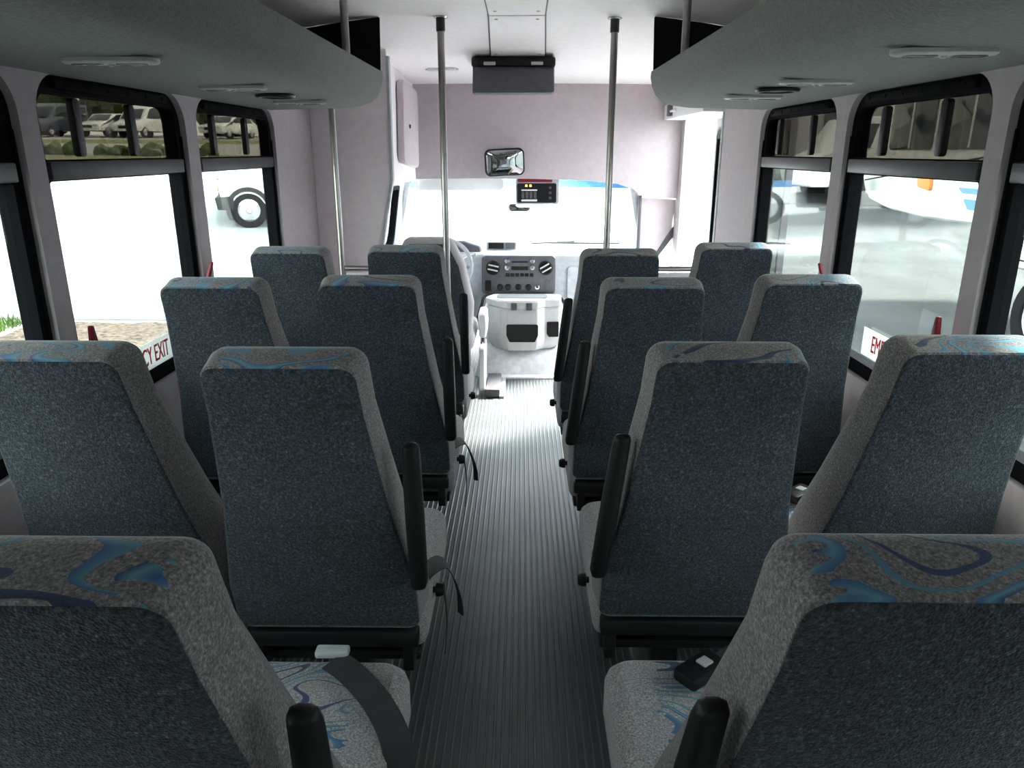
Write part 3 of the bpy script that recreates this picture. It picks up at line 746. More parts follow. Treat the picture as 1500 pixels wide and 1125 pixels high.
# steering wheel
t = thing('steering_wheel', (-.50, 5.02, .71), 'light grey steering wheel with dark column beside the driver seat', 'steering wheel')
R = Matrix.Rotation(radians(66), 4, 'X')
ring = [R @ Vector((.185*cos(2*pi*k/40), .185*sin(2*pi*k/40), 0)) for k in range(41)]
link('rim', tube(ring, .0145, 10, cap=False), 'dashlt', t)
link('wheel_hub', lathe([(0, .03), (.05, .026), (.066, .0), (.05, -.03), (0, -.035)], 20, lambda a, b, c: R @ Vector((a, b, c))), 'dashdk', t)
for a0 in (0, 180, 235, 305):
    a = radians(a0); link('spoke', tube([R @ Vector((.05*cos(a), .05*sin(a), 0)), R @ Vector((.182*cos(a), .182*sin(a), 0))], .013, 8), 'dashlt', t)
link('column', tube([R @ Vector((0, 0, -.03)), R @ Vector((0, 0, -.42))], [.045, .06], 14), 'dashdk', t)
link('shift_stalk', tube([(.04, .10, -.02), (.15, .09, .05), (.215, .08, .075)], [.007, .007, .012], 10), 'silver', t)

# engine cover with storage console
t = thing('engine_cover', (.04, 5.1, 0), 'grey moulded engine cover between the front seats', 'engine cover')
bm = bmesh.new(); rr = []
secs = [(4.80, .30, .02), (4.84, .33, .10), (4.92, .335, .162), (5.08, .33, .165), (5.11, .325, .36), (5.20, .325, .42), (5.38, .31, .44), (5.455, .30, .445)]
for y, hw, h in secs:
    o = rpoly([(-hw, 0), (hw, 0), (hw*.88, h), (-hw*.88, h)], [0, 0, min(.07, h*.4), min(.07, h*.4)], 5)
    rr.append([bm.verts.new((a, y-5.1, b)) for a, b in o])
for a, b in zip(rr, rr[1:]):
    for i in range(len(a)): bm.faces.new((a[i], a[(i+1) % len(a)], b[(i+1) % len(a)], b[i]))
bm.faces.new(rr[0]); bm.faces.new(rr[-1])
link('cover_shell', bm, 'hump', t, smooth=50)
link('rubber_seal', tube(smooth_path([(-.36, .22, .20), (-.31, .27, .37), (-.26, .32, .445), (0, .34, .455), (.23, .32, .445), (.30, .26, .39), (.37, .2, .25)], 5), .010, 8), 'rubber', t, label='black rubber seal')
link('base_lip', loft(bmesh.new(), rpoly([(-.30, -.35), (.34, -.35), (.38, .1), (-.34, .1)], .05, 4), [(0, 0), (0, .012), (.01, .018)], lambda a, b, c: (a, b, c)), 'hump', t)

t = thing('storage_console', (.03, 4.92, .17), 'silver grey storage console with open bins on the engine cover', 'console')
plan = rpoly([(-.20, .15), (-.245, .06), (-.15, -.08), (-.10, -.11), (.10, -.11), (.15, -.05), (.255, -.03), (.265, .15)], .02, 3)
# front bin opening facing back, cut as a recess
bm = loft(bmesh.new(), plan, [(.04, .0), (.015, .03), (.0, .08), (0, .27), (.006, .29), (.02, .30)], lambda a, b, c: (a, b, c))
link('console_body', bm, 'silver', t, smooth=30)
bm = loft(bmesh.new(), inset_poly(plan, -.004), [(.006, .292), (0, .30), (0, .335), (.01, .345), (.03, .35)], lambda a, b, c: (a, b, c))
link('tray_lid', bm, 'silver', t, smooth=30)
lk = [c for c in t.children if c.name.startswith('tray_lid')][0]
link('lid_well', loft(bmesh.new(), rrect(-.17, .17, -.03, .11, .03, 4), [(0, .349), (.004, .353)], lambda a, b, c: (a, b, c)), 'dashdk', lk, label='dark tray recess')
for x in (-.055, .045):
    link('cup_clip', B(x-.02, x+.02, -.125, -.10, .285, .335, .005), 'dashdk', t, label='dark clip')
bin_o = rpoly([(-.105, .115), (-.085, .10-.03), (.085, .07), (.105, .115), (.105, .19), (-.105, .19)], .012, 3)
link('bin', loft(bmesh.new(), bin_o, [(0, -.1155), (.003, -.117), (.008, -.112)], lambda a, b, c: (a, c, b)), 'black', t, label='dark open bin')
link('bin', loft(bmesh.new(), rpoly([(.165, .11), (.18, .09), (.245, .09), (.245, .195), (.165, .195)], .008, 2), [(0, -.056), (.003, -.059), (.006, -.054)], lambda a, b, c: (a, c+ (a-.165)*.10 +.006, b)), 'black', t, label='dark open side bin')

# driver seat
t = thing('driver_chair', (-.50, 4.30, 0), 'light grey driver seat with headrest ahead of the front left seats', 'driver seat')
fb2 = lambda a, b, c: (a, c - (b-.4)*.22, b)
bko = rpoly([(-.23, .38), (.23, .38), (.245, .60), (.20, .84), (.13, .99), (-.13, .99), (-.20, .84), (-.245, .60)], .05, 5)
link('backrest', loft(bmesh.new(), bko, [(.03, .0), (.008, .015), (0, .05), (0, .10), (.012, .14), (.04, .155)], fb2), 'seatlt', t, smooth=60)
link('back_shell', loft(bmesh.new(), inset_poly(bko, .03), [(0, .002), (.006, -.006), (.03, -.010)], fb2), 'back', t, smooth=60, label='dark back cover')
link('cushion', loft(bmesh.new(), rrect(-.245, .245, .02, .52, .06, 5), [(.03, .30), (.008, .32), (0, .36), (.01, .41), (.04, .43)], lambda a, b, c: (a, b, c)), 'seatlt', t, smooth=60)
link('pedestal', B(-.19, .19, .08, .46, .0, .305, .01), 'black', t)
ar = link('armrest', loft(bmesh.new(), rpoly([(-.03, .40), (.03, .40), (.038, .48), (.032, .56), (-.032, .56)], .02, 4), [(.012, .10), (0, .13), (0, .30), (.012, .33)], lambda a, b, c: (.285+a*.8, c+.05, b-.05)), 'white', t, label='white armrest')
link('armrest_post', tube([(.285, .20, .36), (.285, .20, .28)], .016, 10), 'chrome', t)
link('seat_skirt', loft(bmesh.new(), rpoly([(.06, .02), (.30, .10), (.36, .31), (.08, .31)], .03, 4), [(.006, -.018), (0, -.012), (0, .012), (.006, .018)], lambda a, b, c: (.285+c, a, b)), 'white', t, label='white side skirt')
t = thing('step_box', (-.14, 4.47, 0), 'low grey plastic box on the floor by the driver seat', 'box')
link('box_body', B(-.055, .035, -.12, .24, 0, .055, .008), 'dashdk', t)
link('box_lip', B(.030, .062, -.13, .26, 0, .018, .004), 'dashlt', t)

# ------------------------------------------------------------------ passenger seats
SEAT_PTS = [(.205, .43), (.205, .56), (.190, .655), (.172, .76), (.158, .88), (.145, 1.00), (.140, 1.102)]
def seat_outline(grow=0):
    pts = [(-x, z) for x, z in SEAT_PTS[::-1]]      # left top -> left bottom
    pts = pts + [(x, z) for x, z in SEAT_PTS]       # right bottom -> right top  (counter-clockwise seen from the rear)
    rad = [.030, .1, .1, .1, .1, .06, .03] + [.03, .06, .1, .1, .1, .1, .030]
    return rpoly(pts, rad, 5)
def rake(z): return -.185*max(0, (z-.43)/.656)**1.1
def fseat(a, b, c):
    # c depth from the rear face; the top rises a little to the front, the lower back is thicker
    k = max(0, min(1, (1.0-b)/.4))
    top = max(0, (b-.95)/.14)
    bulge = .012*(1-min(1, abs(a)/.2)**2)
    return (a, rake(b) + c*(.72+.53*k) - (bulge if c < .01 else 0), b + top*.008*min(1, c/.12) )

PA = dict(tag=None)
def make_seat(aisle, name='passenger_chair'):
    """aisle: +1 armrest on +x, -1 on -x, 0 none (window seat)"""
    t = thing(name, (0, 0, 0), None, 'seat')
    so = seat_outline()
    bm = loft(bmesh.new(), so, [(.009, .0), (.005, .003), (.003, .012), (.0, .045), (-.004, .08), (-.002, .105), (.008, .128), (.018, .138), (.028, .142)], fseat)
    link('backrest', bm, 'swirl', t, smooth=50)
    sp_ = [(-x+.006, z) for x, z in SEAT_PTS[::-1]] + [(x-.006, z) for x, z in SEAT_PTS]
    sp_ = [(a, min(max(b, .445), 1.092)) for a, b in sp_]
    po = rpoly(sp_, [.027, .1, .1, .1, .1, .06, .016] + [.016, .06, .1, .1, .1, .1, .027], 5)
    bm = loft(bmesh.new(), po, [(0, .002), (-.0012, -.001), (.001, -.0035), (.006, -.005)], fseat)
    link('back_panel', bm, 'back', t, smooth=50, label='dark woven back panel')
    cush = rpoly([(-.205, .06), (.205, .06), (.205, .59), (-.205, .59)], [.03, .03, .06, .06], 6)
    def fcu(a, b, c):
        drop = max(0, (b-.45)/.14)**2*.02
        return (a, b, c - drop + .006*(1-(a/.2)**2))
    bm = loft(bmesh.new(), cush, [(.02, .335), (.006, .34), (0, .355), (0, .425), (.006, .444), (.018, .454), (.026, .457), (.030, .458)], fcu)
    link('seat_cushion', bm, 'swirl_toplit', t, smooth=50)
    bm = B(-.195, .195, -.005, .03, .385, .425, .006)
    box(bm, -.19, .19, .05, .56, .312, .335, .004)
    for s in (-1, 1): box(bm, s*.17-.012, s*.17+.012, .0, .09, .32, .40, .003)
    link('seat_frame', bm, 'steelblk', t, label='black steel frame')
    bm = B(-.035, .035, .19, .29, .012, .315, .008)
    link('pedestal', bm, 'steelblk', t)
    bm = B(-.05, .05, .05, .50, 0, .018, .005)
    link('foot_plate', bm, 'steelblk', t)
    if aisle:
        x = aisle*.214
        arm = rpoly([(-.022, -.005), (.026, -.012), (.030, .16), (.020, .30), (.006, .335), (-.016, .325), (-.026, .16)], .012, 4)
        link('armrest', slab(arm, .034, .011, lambda a, b, c: (x+c + (.10*b if aisle < 0 else 0), a-.075-b*.12, b+.595)), 'black', t, smooth=50, label='black folded-up armrest')
        link('recline_knob', lathe([(0, .030), (.013, .028), (.017, .018), (.017, .008), (.008, .006), (.008, -.012)], 14, lambda a, b, c: (aisle*(.205+c), .20+a, .405+b)), 'black', t)
    return t

def belt_on_cushion(t, sx):
    """webbing lying over the cushion with a chrome tongue, hanging over the aisle side"""
    pts = [(.05*sx, .545, .468), (.10*sx, .50, .470), (.165*sx, .42, .470), (.212*sx, .34, .452), (.224*sx, .28, .40), (.222*sx, .23, .33)]
    b = link('seat_belt', ribbon(smooth_path(pts, 6), .054, .0012, (.75*sx, .6, .15)), 'webbing', t, smooth=60, label='black seat belt')
    mxx = Matrix.Translation((.045*sx, .562, .474)) @ Matrix.Rotation(radians(0), 4, 'Z')
    link('belt_tongue', slab(rrect(-.034, .034, -.012, .016, .005, 3), .016, .004, lambda a, b, c: mxx @ Vector((a, b, c))), 'bright', b, label='chrome belt tongue')
    return b
def buckle(t, sx):
    mxx = Matrix.Translation((.02*sx, .50, .478)) @ Matrix.Rotation(radians(-38*sx), 4, 'Z')
    b = link('belt_buckle', slab(rrect(-.055, .05, -.028, .028, .010, 4), .026, .006, lambda a, b, c: mxx @ Vector((a, b, c))), 'black', t, label='black belt buckle')
    link('push_button', slab(rrect(-.005, .022, -.012, .012, .003, 2), .006, .001, lambda a, b, c: mxx @ Vector((a, b, c+.013))), 'fixture', b, label='grey push button')
    link('buckle_strap', ribbon(smooth_path([mxx @ Vector((.045, 0, -.005)), mxx @ Vector((.10, .0, -.008)), mxx @ Vector((.17, .01, -.012))], 4), .04, .0012, (.6, .8*sx, 0)), 'webbing', b)
def hanging_belt(t, sx):
    pts = [(.165*sx, .12, .455), (.198*sx, .19, .468), (.226*sx, .25, .452), (.248*sx, .27, .40), (.264*sx, .265, .345), (.268*sx, .25, .30)]
    b = link('seat_belt', ribbon(smooth_path(pts, 6), .046, .0012, (-.35*sx, .9, .1)), 'webbing', t, smooth=60, label='black seat belt hanging over the cushion edge')
    link('belt_end', ribbon(smooth_path([(.226*sx, .24, .40), (.236*sx, .22, .31), (.230*sx, .20, .22)], 5), .02, .0012, (0, 1, .2)), 'webbing', b)

proto = {1: make_seat(1), -1: make_seat(-1), 0: make_seat(0)}
used = {1: False, -1: False, 0: False}
G = 'passenger seats in four rows'
SEATS = [  # x, y of the top seam, aisle side, label, belt
    (-.400, .535, 1, 'largest grey seat back at lower left, its belt with chrome tongue on the cushion', 'tongue'),
    (.405, .550, -1, 'largest grey seat back at lower right, a black buckle on its cushion', 'buckle'),
    (-.395, 1.235, 1, 'grey aisle seat left of the aisle, one row ahead of the lower left seat', 'hang'),
    (.408, 1.285, -1, 'grey aisle seat right of the aisle, one row ahead of the lower right seat', None),
    (-.832, 1.275, 0, 'grey seat against the left wall, below the post behind the middle window', None),
    (.876, 1.345, 0, 'grey seat against the right wall, below the post behind the middle window', 'buckle'),
    (-.405, 2.060, 1, 'grey left aisle seat in the second row behind the driver', 'hang'),
    (.395, 2.030, -1, 'grey right aisle seat in the second row from the windshield', None),
    (-.830, 2.015, 0, 'grey seat hiding part of the EMERGENCY EXIT sticker on the left window', None),
    (.850, 2.090, 0, 'grey seat just ahead of the EMERGENCY EXIT sticker on the right window', None),
    (-.412, 2.785, 1, 'grey front row aisle seat right behind the driver seat', None),
    (.385, 2.690, -1, 'grey front row aisle seat beside the right steel pole', None),
    (-.834, 2.735, 0, 'grey front row seat against the left wall beside the slim pole', None),
    (.850, 2.880, 0, 'grey front row seat against the right wall near the entry door', None),
]
for x, yt, a, lb, belt in SEATS:
    if not used[a]: o = proto[a]; used[a] = True
    else: o = ('copy', a)
    if isinstance(o, tuple):
        o = copy_tree(proto[a])
        for ch in list(o.children):
            if ch.name.startswith(('seat_belt', 'belt_buckle')):
                for g in list(ch.children): bpy.data.objects.remove(g)
                bpy.data.objects.remove(ch)
    o.location = (x, yt+.185, 0)
    tag(o, lb, 'seat', G)
    sx = a if a else (1 if x < 0 else -1)
    if belt == 'tongue': PA['t'] = (o, sx)
    if belt == 'hang': PA.setdefault('h', []).append((o, sx))
    if belt == 'buckle': PA.setdefault('b', []).append((o, sx))
belt_on_cushion(*PA['t'])
for q in PA['h']: hanging_belt(*q)
for q in PA['b']: buckle(*q)

# ------------------------------------------------------------------ outdoors
GZ = -.55
def ground_z(x, y):
    d = -.45*x + .89*y
    k = max(0, min(1, (-x-1)/3.5))
    up = 0 if d < 12 else (d-12)*.145 if d < 22 else 1.45 + (d-22)*.0417 if d < 58 else 2.95 + (d-58)*.02
    z = GZ + k*up
    kr = max(0, min(1, (x-2.5)/3)); hr = max(0, min(1, (y-14)/8)); hr = hr*hr*(3-2*hr)
    return z + kr*hr*1.1
bm = bmesh.new(); n = 120; rows = []
for j in range(n+1):
    rows.append([])
    for i in range(n+1):
        x = -75 + 140*i/n; y = -25 + 135*j/n
        rows[-1].append(bm.verts.new((x, y, ground_z(x, y))))
for a, b in zip(rows, rows[1:]):
    for i in range(n): bm.faces.new((a[i], a[i+1], b[i+1], b[i]))
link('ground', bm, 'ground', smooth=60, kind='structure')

# mulch bed and grass beside the left wall
bm = bmesh.new(); n = 50; rows = []
for j in range(n+1):
    rows.append([])
    for i in range(n+1):
        u, v = i/n, j/n
        x = -5.9 + 4.1*u; y = 3.0 + 5.85*v
        e = min(u, 1-u, v, 1-v)
        h = .10*min(1, e/.06)
        rows[-1].append(bm.verts.new((x, y, GZ - .02 + h + (.035*noise.noise((x*5, y*5, 0)) + .02*noise.noise((x*14, y*14, 3)))*min(1, e*8))))
for a, b in zip(rows, rows[1:]):
    for i in range(n): bm.faces.new((a[i], a[i+1], b[i+1], b[i]))
link('mulch_bed', bm, 'mulch', smooth=0, label='brown bark mulch bed outside the left middle window', cat='mulch', kind='stuff')
bm = bmesh.new()
for k in range(9000):
    x = random.uniform(-9.4, -6.0); y = random.uniform(5.6, 8.9)
    if (x+6.95)**2/2.2+(y-7.2)**2/2.9 > 1.35+.25*noise.noise((x*2, y*2, 0)): continue
    a = random.uniform(0, 2*pi); h = random.uniform(.05, .14); w = .012; l = random.uniform(-.05, .05)
    z = GZ
    p = [bm.verts.new((x-w*cos(a), y-w*sin(a), z)), bm.verts.new((x+w*cos(a), y+w*sin(a), z)), bm.verts.new((x+l, y+l*.5, z+h))]
    bm.faces.new(p)
link('grass', bm, 'grass', smooth=0, label='bright green grass patch beyond the rear left window', cat='grass', kind='stuff')
structure('trim_6', tube(smooth_path([(-8.6, 9.15, GZ+.02), (-5, 9.05, GZ+.02), (-1.8, 9.0, GZ+.02)], 4), .07, 8), 'concrete')

def wheel(parent, x, y, z, r, w, s, part=True):
    """wheel turning about the local y axis; s = outward side (+1/-1)"""
    f = lambda a, b, c: (x+a, y+s*c, z+b)
    tw = link('wheel', lathe([(r*.62, w*.5-.02), (r*.66, w*.5), (r*.93, w*.5), (r, w*.5-.03), (r, -w*.5+.03), (r*.93, -w*.5), (0, -w*.5)], 28, f), 'tyre', parent, label='black tyre')
    link('hubcap', lathe([(0, w*.5+.0), (r*.14, w*.5), (r*.2, w*.5-.03), (r*.5, w*.5-.05), (r*.58, w*.5-.01), (r*.63, w*.5-.02), (r*.63, w*.5-.08), (0, w*.5-.08)], 24, f), 'hub', tw, label='pale wheel disc')
    return tw

def side_prof(parent, name, prof, w, m, rad=.06, label=None, bev=.05, fnx=None):
    return link(name, slab(rpoly(prof, rad, 4), w, bev, lambda a, b, c: (a, c, b)), m, parent, label=label)

# white cargo van seen through the front left window: its nose points along local +x
vx, vy = -5.36, 16.02
t = thing('white_van', (vx, vy, -.005), 'white van parked beyond the front left window, black front bumper showing', 'van', rz=radians(199))
prof = [(-3.0, .42), (.80, .42), (.86, .60), (.88, .85), (.80, 1.08), (.0, 1.22), (-.5, 1.95), (-.75, 2.1), (-3.0, 2.12)]
side_prof(t, 'van_body', prof, 1.9, 'paint', .08)
side_prof(t, 'side_glass', [(-1.55, 1.32), (-.30, 1.28), (-.66, 1.88), (-1.55, 1.92)], 1.915, 'carglass', .04, 'dark side window', .004)
link('windscreen', slab(rpoly([(-.8, -.40), (.8, -.40), (.72, .40), (-.72, .40)], .06, 4), .02, .003, lambda a, b, c: (-.205-b*.565+c+.02, a, 1.62+b*.80)), 'carglass', t, label='dark windscreen')
link('front_bumper', slab(rpoly([(.62, .36), (.93, .36), (.97, .60), (.62, .62)], .03, 3), 1.94, .02, lambda a, b, c: (a, c, b)), 'rubber', t, label='dark front bumper')
for s in (-1, 1):
    link('turn_lamp', B(.80, .90, s*.70-.1, s*.70+.16, .70, .84, .02), 'amber', t, label='amber corner lamp')
    link('headlamp', B(.82, .905, s*.55-.14, s*.55+.14, .70, .92, .02), 'hub', t)
    wheel(t, .35, s*.84, .34, .345, .24, s); wheel(t, -2.4, s*.84, .34, .345, .24, s)
    side_a = link('wheel_arch', lathe([(.345, -.01), (.43, .0), (.43, .02), (.345, .03)], 28, lambda a, b, c, s=s: (.35+a, s*(.94+c), .36+b if b > -.2 else .16)), 'rubber', t)
    link('door_mirror', B(-.28, -.16, s*1.02-.08, s*1.02+.08, 1.22, 1.52, .03), 'black', t, label='black door mirror')
bm = bmesh.new()
for k in range(7): box(bm, .86, .915, -.45, .45, .64+k*.045, .66+k*.045, .004)
link('grille', bm, 'black', t)

# parked cars on the bank beyond the road
def make_car(m, long=4.3, kind='car', label='', rz=0, name='parked_car', loc=(0, 0)):
    x, y = loc
    t = thing(name, (x, y, ground_z(x, y)), label, 'car' if kind != 'suv' else 'car', 'cars parked on the bank', rz)
    if kind == 'van':
        prof = [(-2.2, .35), (2.1, .35), (2.2, .75), (1.4, 1.05), (.75, 1.75), (.3, 1.95), (-2.2, 1.98)]; win = [(-2.0, 1.18), (1.05, 1.12), (.62, 1.68), (.2, 1.80), (-2.0, 1.82)]
    else:
        prof = [(-2.1, .32), (2.05, .32), (2.15, .62), (1.95, .80), (1.0, .95), (.35, 1.40), (-1.1, 1.45), (-1.9, .98), (-2.15, .9)]; win = [(-1.55, .98), (.85, .96), (.30, 1.34), (-1.05, 1.39)]
    side_prof(t, 'car_body', prof, 1.72, m, .10, bev=.10)
    side_prof(t, 'side_glass', win, 1.735, 'carglass', .05, 'dark side windows', .006)
    a, b = ((1.38, 1.10), (.80, 1.68)) if kind == 'van' else ((.95, .99), (.42, 1.34))
    link('windscreen', slab([(-.70, 0), (.70, 0), (.60, 1), (-.60, 1)], .03, .004, lambda p, q, c: (a[0]+(b[0]-a[0])*q + .02 + c, p, a[1]+(b[1]-a[1])*q+.02)), 'carglass', t, label='dark windscreen')
    for s in (-1, 1):
        wheel(t, 1.3, s*.76, .31, .31, .2, s); wheel(t, -1.35, s*.76, .31, .31, .2, s)
        link('headlamp', B(2.02, 2.17, s*.62-.16, s*.62+.16, .60, .72, .02), 'hub', t)
    link('front_grille', B(2.08, 2.19, -.38, .38, .50, .68, .02), 'black', t)
    return t
for u, D, m, kd, lb in ((-33.8, 58, 'silvercar', 'car', 'silver parked car on the bank, rearmost in the row'), (-31.0, 57, 'darkcar', 'van', 'dark parked van on the bank beside the silver car'),
                        (-27.9, 57, 'paint', 'car', 'white parked car on the bank, low hood, between two slider bars'), (-25.75, 56, 'paint', 'van', 'white parked van at the front end of the left middle window'),
                        (-24.4, 62, 'silvercar', 'van', 'tall pale van standing behind the white parked van'), (-20.6, 55, 'paint', 'car', 'pale parked car seen over the hood of the near white van')):
    x, y = D*sin(radians(u))+.03, D*cos(radians(u))
    make_car(m, kind=kd, label=lb, rz=radians(-90-u*.4-20), loc=(x, y))

def tree(x, y, h, r, label, name='leafy_tree', trunk=True, n=13):
    t = thing(name, (x, y, ground_z(x, y)-.05), label, 'tree' if trunk else 'hedge', 'trees beyond the bank' if trunk else 'hedges')
    rnd = random.Random(int(x*100+y*7))
    if trunk:
        link('trunk', tube([(0, 0, 0), (.05, .05, h*.35), (-.05, .1, h*.75)], [.22, .16, .06], 10), 'bark', t)
    bm = bmesh.new()
    for k in range(n):
        a = rnd.uniform(0, 2*pi); q = rnd.uniform(0, .75)*r
        c = Vector((q*cos(a), q*sin(a), h*(.20 if trunk else .3)+rnd.uniform(0, h*.5)))
        s = rnd.uniform(.5, .8)*r*.78
        res = bmesh.ops.create_icosphere(bm, subdivisions=3, radius=s, matrix=Matrix.Translation(c))
        for v in res['verts']:
            d = (v.co-c).normalized(); v.co += d*s*(.28*noise.noise(v.co*1.6)+.16*noise.noise(v.co*5))
    link('crown' if trunk else 'foliage', bm, 'leaf', t, smooth=0)
    return t
for u, D, h, r, lb in ((-36, 72, 10, 4.0, 'large leafy tree at the rear end of the bank'), (-31.5, 78, 9.5, 3.8, 'leafy tree behind the silver parked car'), (-26.5, 74, 11, 4.0, 'broad dark tree behind the white parked car'),
                       (-20.6, 84, 10, 4, 'dark tree behind the tall pale van'), (-16, 74, 11, 4.0, 'dark tree above the hood of the near white van'), (-43.5, 66, 9, 3.2, 'leafy tree far along the bank beyond the rear left window')):
    tree(D*sin(radians(u)), D*cos(radians(u)), h, r, lb)
for k, (u, D) in enumerate(((-31.5, 33), (-27.0, 32), (-23.5, 32))):
    t = thing('low_shrub', (D*sin(radians(u)), D*cos(radians(u)), ground_z(D*sin(radians(u)), D*cos(radians(u)))-.05), ['low green shrub on the bank, rearmost of three', 'low green shrub on the bank, in the middle of three', 'low green shrub on the bank, foremost of three'][k], 'shrub', 'low shrubs on the bank')
    bm = bmesh.new()
    for q in range(4):
        c = Vector((-.9+q*.6, 0, .12)); res = bmesh.ops.create_icosphere(bm, subdivisions=3, radius=.33, matrix=Matrix.Translation(c))
        for v in res['verts']: v.co += (v.co-c)*.5*noise.noise(v.co*4)
    link('foliage', bm, 'leaf', t, smooth=0)
    link('stems', tube([(0, 0, 0), (.02, 0, .2)], .03, 6), 'bark', t)

# white bus with blue stripes beyond the right windows, nose pointing away (+y)
bx0, by1 = 5.0, 11.45
t = thing('white_bus', (bx0+1.2, 7.0, GZ), 'white bus with blue stripes parked beyond the right middle window', 'bus')
oy = 7.0
sp = [(-6.5, .62), (1.4, 1.22), (2.6, 1.20), (3.6, 1.23), (4.15, 1.33), (4.40, 1.55), (4.42, 1.95), (3.9, 2.75), (3.6, 2.95), (-6.5, 2.95)]
sp[0] = (-6.5, .70)
sp = [(-6.5, .85), (.85, .85), (1.05, 1.22), (2.6, 1.20), (3.6, 1.24), (4.15, 1.33), (4.40, 1.55), (4.42, 1.95), (3.9, 2.80), (3.6, 2.98), (-6.5, 2.98)]
link('bus_body', slab(rpoly(sp, .08, 4), 2.4, .12, lambda a, b, c: (c, a, b)), 'paint', t)
for y0, y1 in ((2.55, 3.65), (1.1, 2.4), (-.35, .95), (-1.8, -.5)):
    w_ = link('side_window', slab(rrect(y0, y1, 2.02, 2.72, .06, 4), .02, .003, lambda a, b, c: (-1.203+c, a, b)), 'carglass', t, label='dark side window')
    link('window_post', B(-1.22, -1.20, (y0+y1)/2-.02, (y0+y1)/2+.02, 2.04, 2.70, .004), 'silver', w_)
link('windscreen', slab(rpoly([(-1.0, -.38), (1.0, -.38), (.95, .38), (-.95, .38)], .08, 4), .03, .004, lambda a, b, c: (a, 4.21-b*.55+c+.03, 2.38+b)), 'carglass', t, label='dark windscreen')
mr = link('side_mirror', slab(rpoly([(-.30, -.24), (-.05, -.30), (.18, .32), (.05, .30)], .03, 3), .12, .02, lambda a, b, c: (-1.42+c, 4.10+a, 1.68+b)), 'black', t, label='black side mirror')
link('mirror_bracket', tube([(-1.36, 4.25, 1.72), (-1.15, 4.3, 1.74)], .018, 8), 'steelblk', mr)
link('marker_lamp', slab(rpoly([(-.16, -.09), (.14, -.05), (.18, .07), (.05, .12), (-.14, .08)], .03, 3), .06, .012, lambda a, b, c: (-1.215+c, 2.55+a, 1.63+b)), 'amber', t, label='amber marker lamp')
for zz, hh, y1 in ((1.72, .16, 1.95), (1.55, .06, 1.85), (1.38, .11, 1.70)):
    link('stripe', slab(rpoly([(-6.4, zz), (y1-.12, zz), (y1, zz+hh), (-6.4, zz+hh)], .01, 2), .012, 0, lambda a, b, c: (-1.203+c, a, b)), 'bluepaint', t, label='blue stripe')
for s in (-1, 1):
    wheel_r = link('wheel', lathe([(.26, .09), (.28, .11), (.41, .11), (.44, .08), (.44, -.08), (.41, -.11), (0, -.11)], 28, lambda a, b, c, s=s: (s*(1.06+c), .15+a, .44+b)), 'tyre', t, label='black tyre')
    link('hubcap', lathe([(0, .10), (.08, .10), (.2, .06), (.26, .09), (.27, .02), (0, .02)], 24, lambda a, b, c, s=s: (s*(1.06+c), .15+a, .44+b)), 'hub', wheel_r)
    link('wheel', lathe([(.26, .09), (.28, .11), (.41, .11), (.44, .08), (.44, -.08), (.41, -.11), (0, -.11)], 28, lambda a, b, c, s=s: (s*(1.06+c), -4.6+a, .44+b)), 'tyre', t, label='black tyre')

t = thing('dark_bollard', (9.4, 18.3, ground_z(9.4, 18.3)), 'dark upright post standing beyond the white bus', 'post')
link('shaft', lathe([(.10, 0), (.095, 1.3), (.07, 1.36), (0, 1.37)], 16), 'dashdk', t)
link('base_ring', lathe([(.13, 0), (.13, .06), (.10, .08)], 16), 'concrete', t)

# blue and white minibus and hedge farther off on the right
t = thing('blue_minibus', (9.3, 19.5, ground_z(9.3, 19.5)-.02), 'distant white minibus with blue side seen through the front right window', 'minibus', rz=radians(180))
side_prof(t, 'minibus_body', [(-2.6, .35), (2.4, .35), (2.6, .9), (1.9, 1.2), (1.4, 1.95), (-2.6, 2.0)], 1.9, 'paint', .1)
side_prof(t, 'side_stripe', [(-2.55, .75), (2.4, .75), (2.4, .95), (-2.55, .95)], 1.915, 'bluepaint', .01, 'blue stripe', .003)
side_prof(t, 'side_glass', [(-2.4, 1.25), (1.5, 1.25), (1.2, 1.8), (-2.4, 1.82)], 1.915, 'carglass', .04, 'dark side windows', .004)
for s in (-1, 1):
    wheel(t, 1.6, s*.84, .36, .36, .22, s); wheel(t, -1.7, s*.84, .36, .36, .22, s)
for i, (x, y) in enumerate(((6.9, 22.0), (9.6, 22.6), (12.3, 22.4), (15, 23))):
    t = thing('hedge', (x, y, ground_z(x, y)-.05), ['green hedge seen past the open entry leaf, leftmost of four', 'second green hedge beyond the distant minibus', 'third green hedge beyond the distant minibus', 'green hedge farthest to the door side of four'][i], 'hedge', 'hedges behind the minibus')
    bm = bmesh.new()
    rnd = random.Random(i)
    for q in range(6):
        c = Vector((-.9+q*.36, rnd.uniform(-.2, .2), .35+rnd.uniform(0, .25))); res = bmesh.ops.create_icosphere(bm, subdivisions=3, radius=.42, matrix=Matrix.Translation(c))
        for v in res['verts']: v.co += (v.co-c)*.5*noise.noise(v.co*4)
    link('foliage', bm, 'leaf', t, smooth=0)
    link('stems', tube([(0, 0, 0), (.03, 0, .3)], .04, 6), 'bark', t)
t = thing('pale_building', (16, 34, ground_z(16, 34)-.1), 'long pale building standing behind the hedges on the door side', 'building')
link('wall_block', B(-9, 9, -3, 3, 0, 4.2, .03), 'concrete', t)
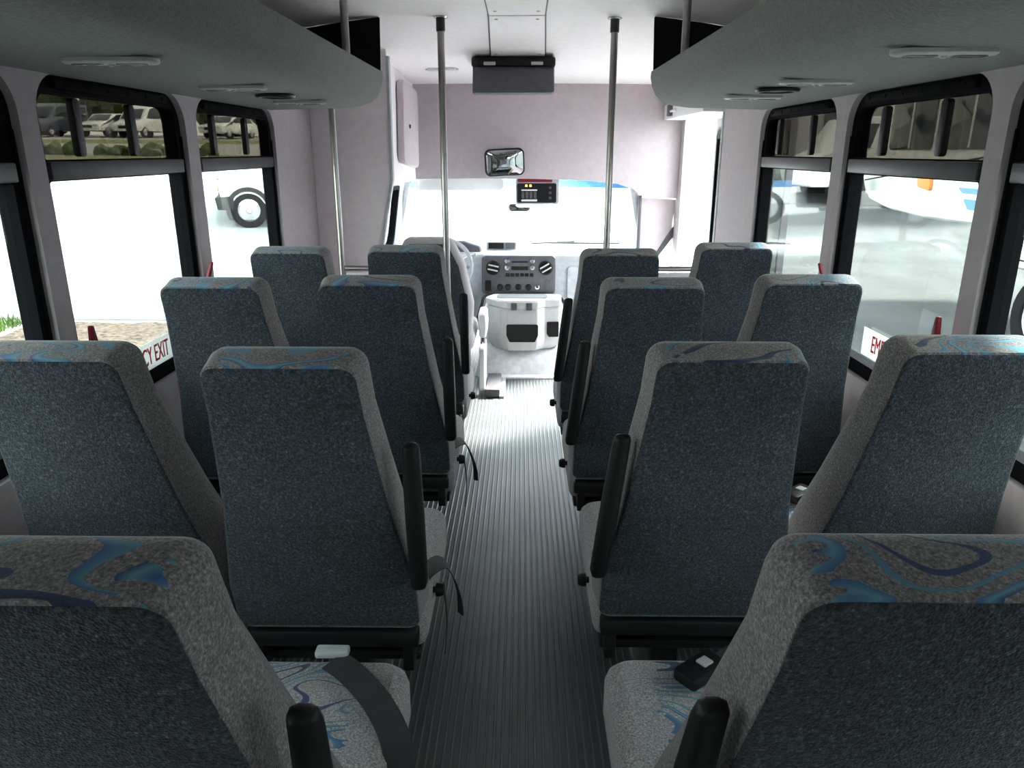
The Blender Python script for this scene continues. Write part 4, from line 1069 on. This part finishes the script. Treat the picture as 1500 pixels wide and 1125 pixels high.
link('flat_roof', B(-9.3, 9.3, -3.3, 3.3, 4.2, 4.5, .03), 'dashdk', t)
for k in range(5):
    link('window', B(-7.6+k*3.4, -5.8+k*3.4, -3.04, -2.98, 1.4, 2.9, .02), 'carglass', t)

# ------------------------------------------------------------------ light
wd = bpy.data.worlds.new('overcast_sky'); S.world = wd; wd.use_nodes = True
nt = wd.node_tree
for n_ in list(nt.nodes): nt.nodes.remove(n_)
wo = nt.nodes.new('ShaderNodeOutputWorld'); bg = nt.nodes.new('ShaderNodeBackground')
tc = nt.nodes.new('ShaderNodeTexCoord'); sx = nt.nodes.new('ShaderNodeSeparateXYZ')
nt.links.new(tc.outputs['Generated'], sx.inputs[0])
r = ramp(nt, sx.outputs[2], [(0, (1.0, 1.0, 1.0)), (.35, (.90, .96, 1.0)), (1, (.82, .92, 1.0))])
nt.links.new(r.outputs[0], bg.inputs[0]); bg.inputs[1].default_value = 5.5
nt.links.new(bg.outputs[0], wo.inputs[0])
sd = bpy.data.lights.new('sun', 'SUN'); sd.energy = 20.0; sd.angle = radians(8); sd.color = (1, .97, .92)
so = bpy.data.objects.new('sun', sd); COL.objects.link(so); so.rotation_euler = Vector((.60, .40, .66)).to_track_quat('Z', 'Y').to_euler()

# ------------------------------------------------------------------ camera
cd = bpy.data.cameras.new('camera'); cam = bpy.data.objects.new('camera', cd); COL.objects.link(cam)
cd.sensor_fit = 'HORIZONTAL'; cd.sensor_width = 36; cd.lens = 1090/1500*36; cd.clip_start = .02; cd.clip_end = 300
cam.location = (.03, 0, 1.45)
cam.rotation_euler = (pi/2-radians(17.348), 0, radians(.803))
S.camera = cam

S.view_settings.view_transform = 'Standard'; S.view_settings.look = 'None'
S.view_settings.exposure = 1.4; S.view_settings.gamma = 1; S.view_settings.use_curve_mapping = False
cy = S.cycles
cy.max_bounces = 10; cy.diffuse_bounces = 6; cy.glossy_bounces = 4; cy.transparent_max_bounces = 16; cy.transmission_bounces = 4
cy.sample_clamp_indirect = 10; cy.use_denoising = True
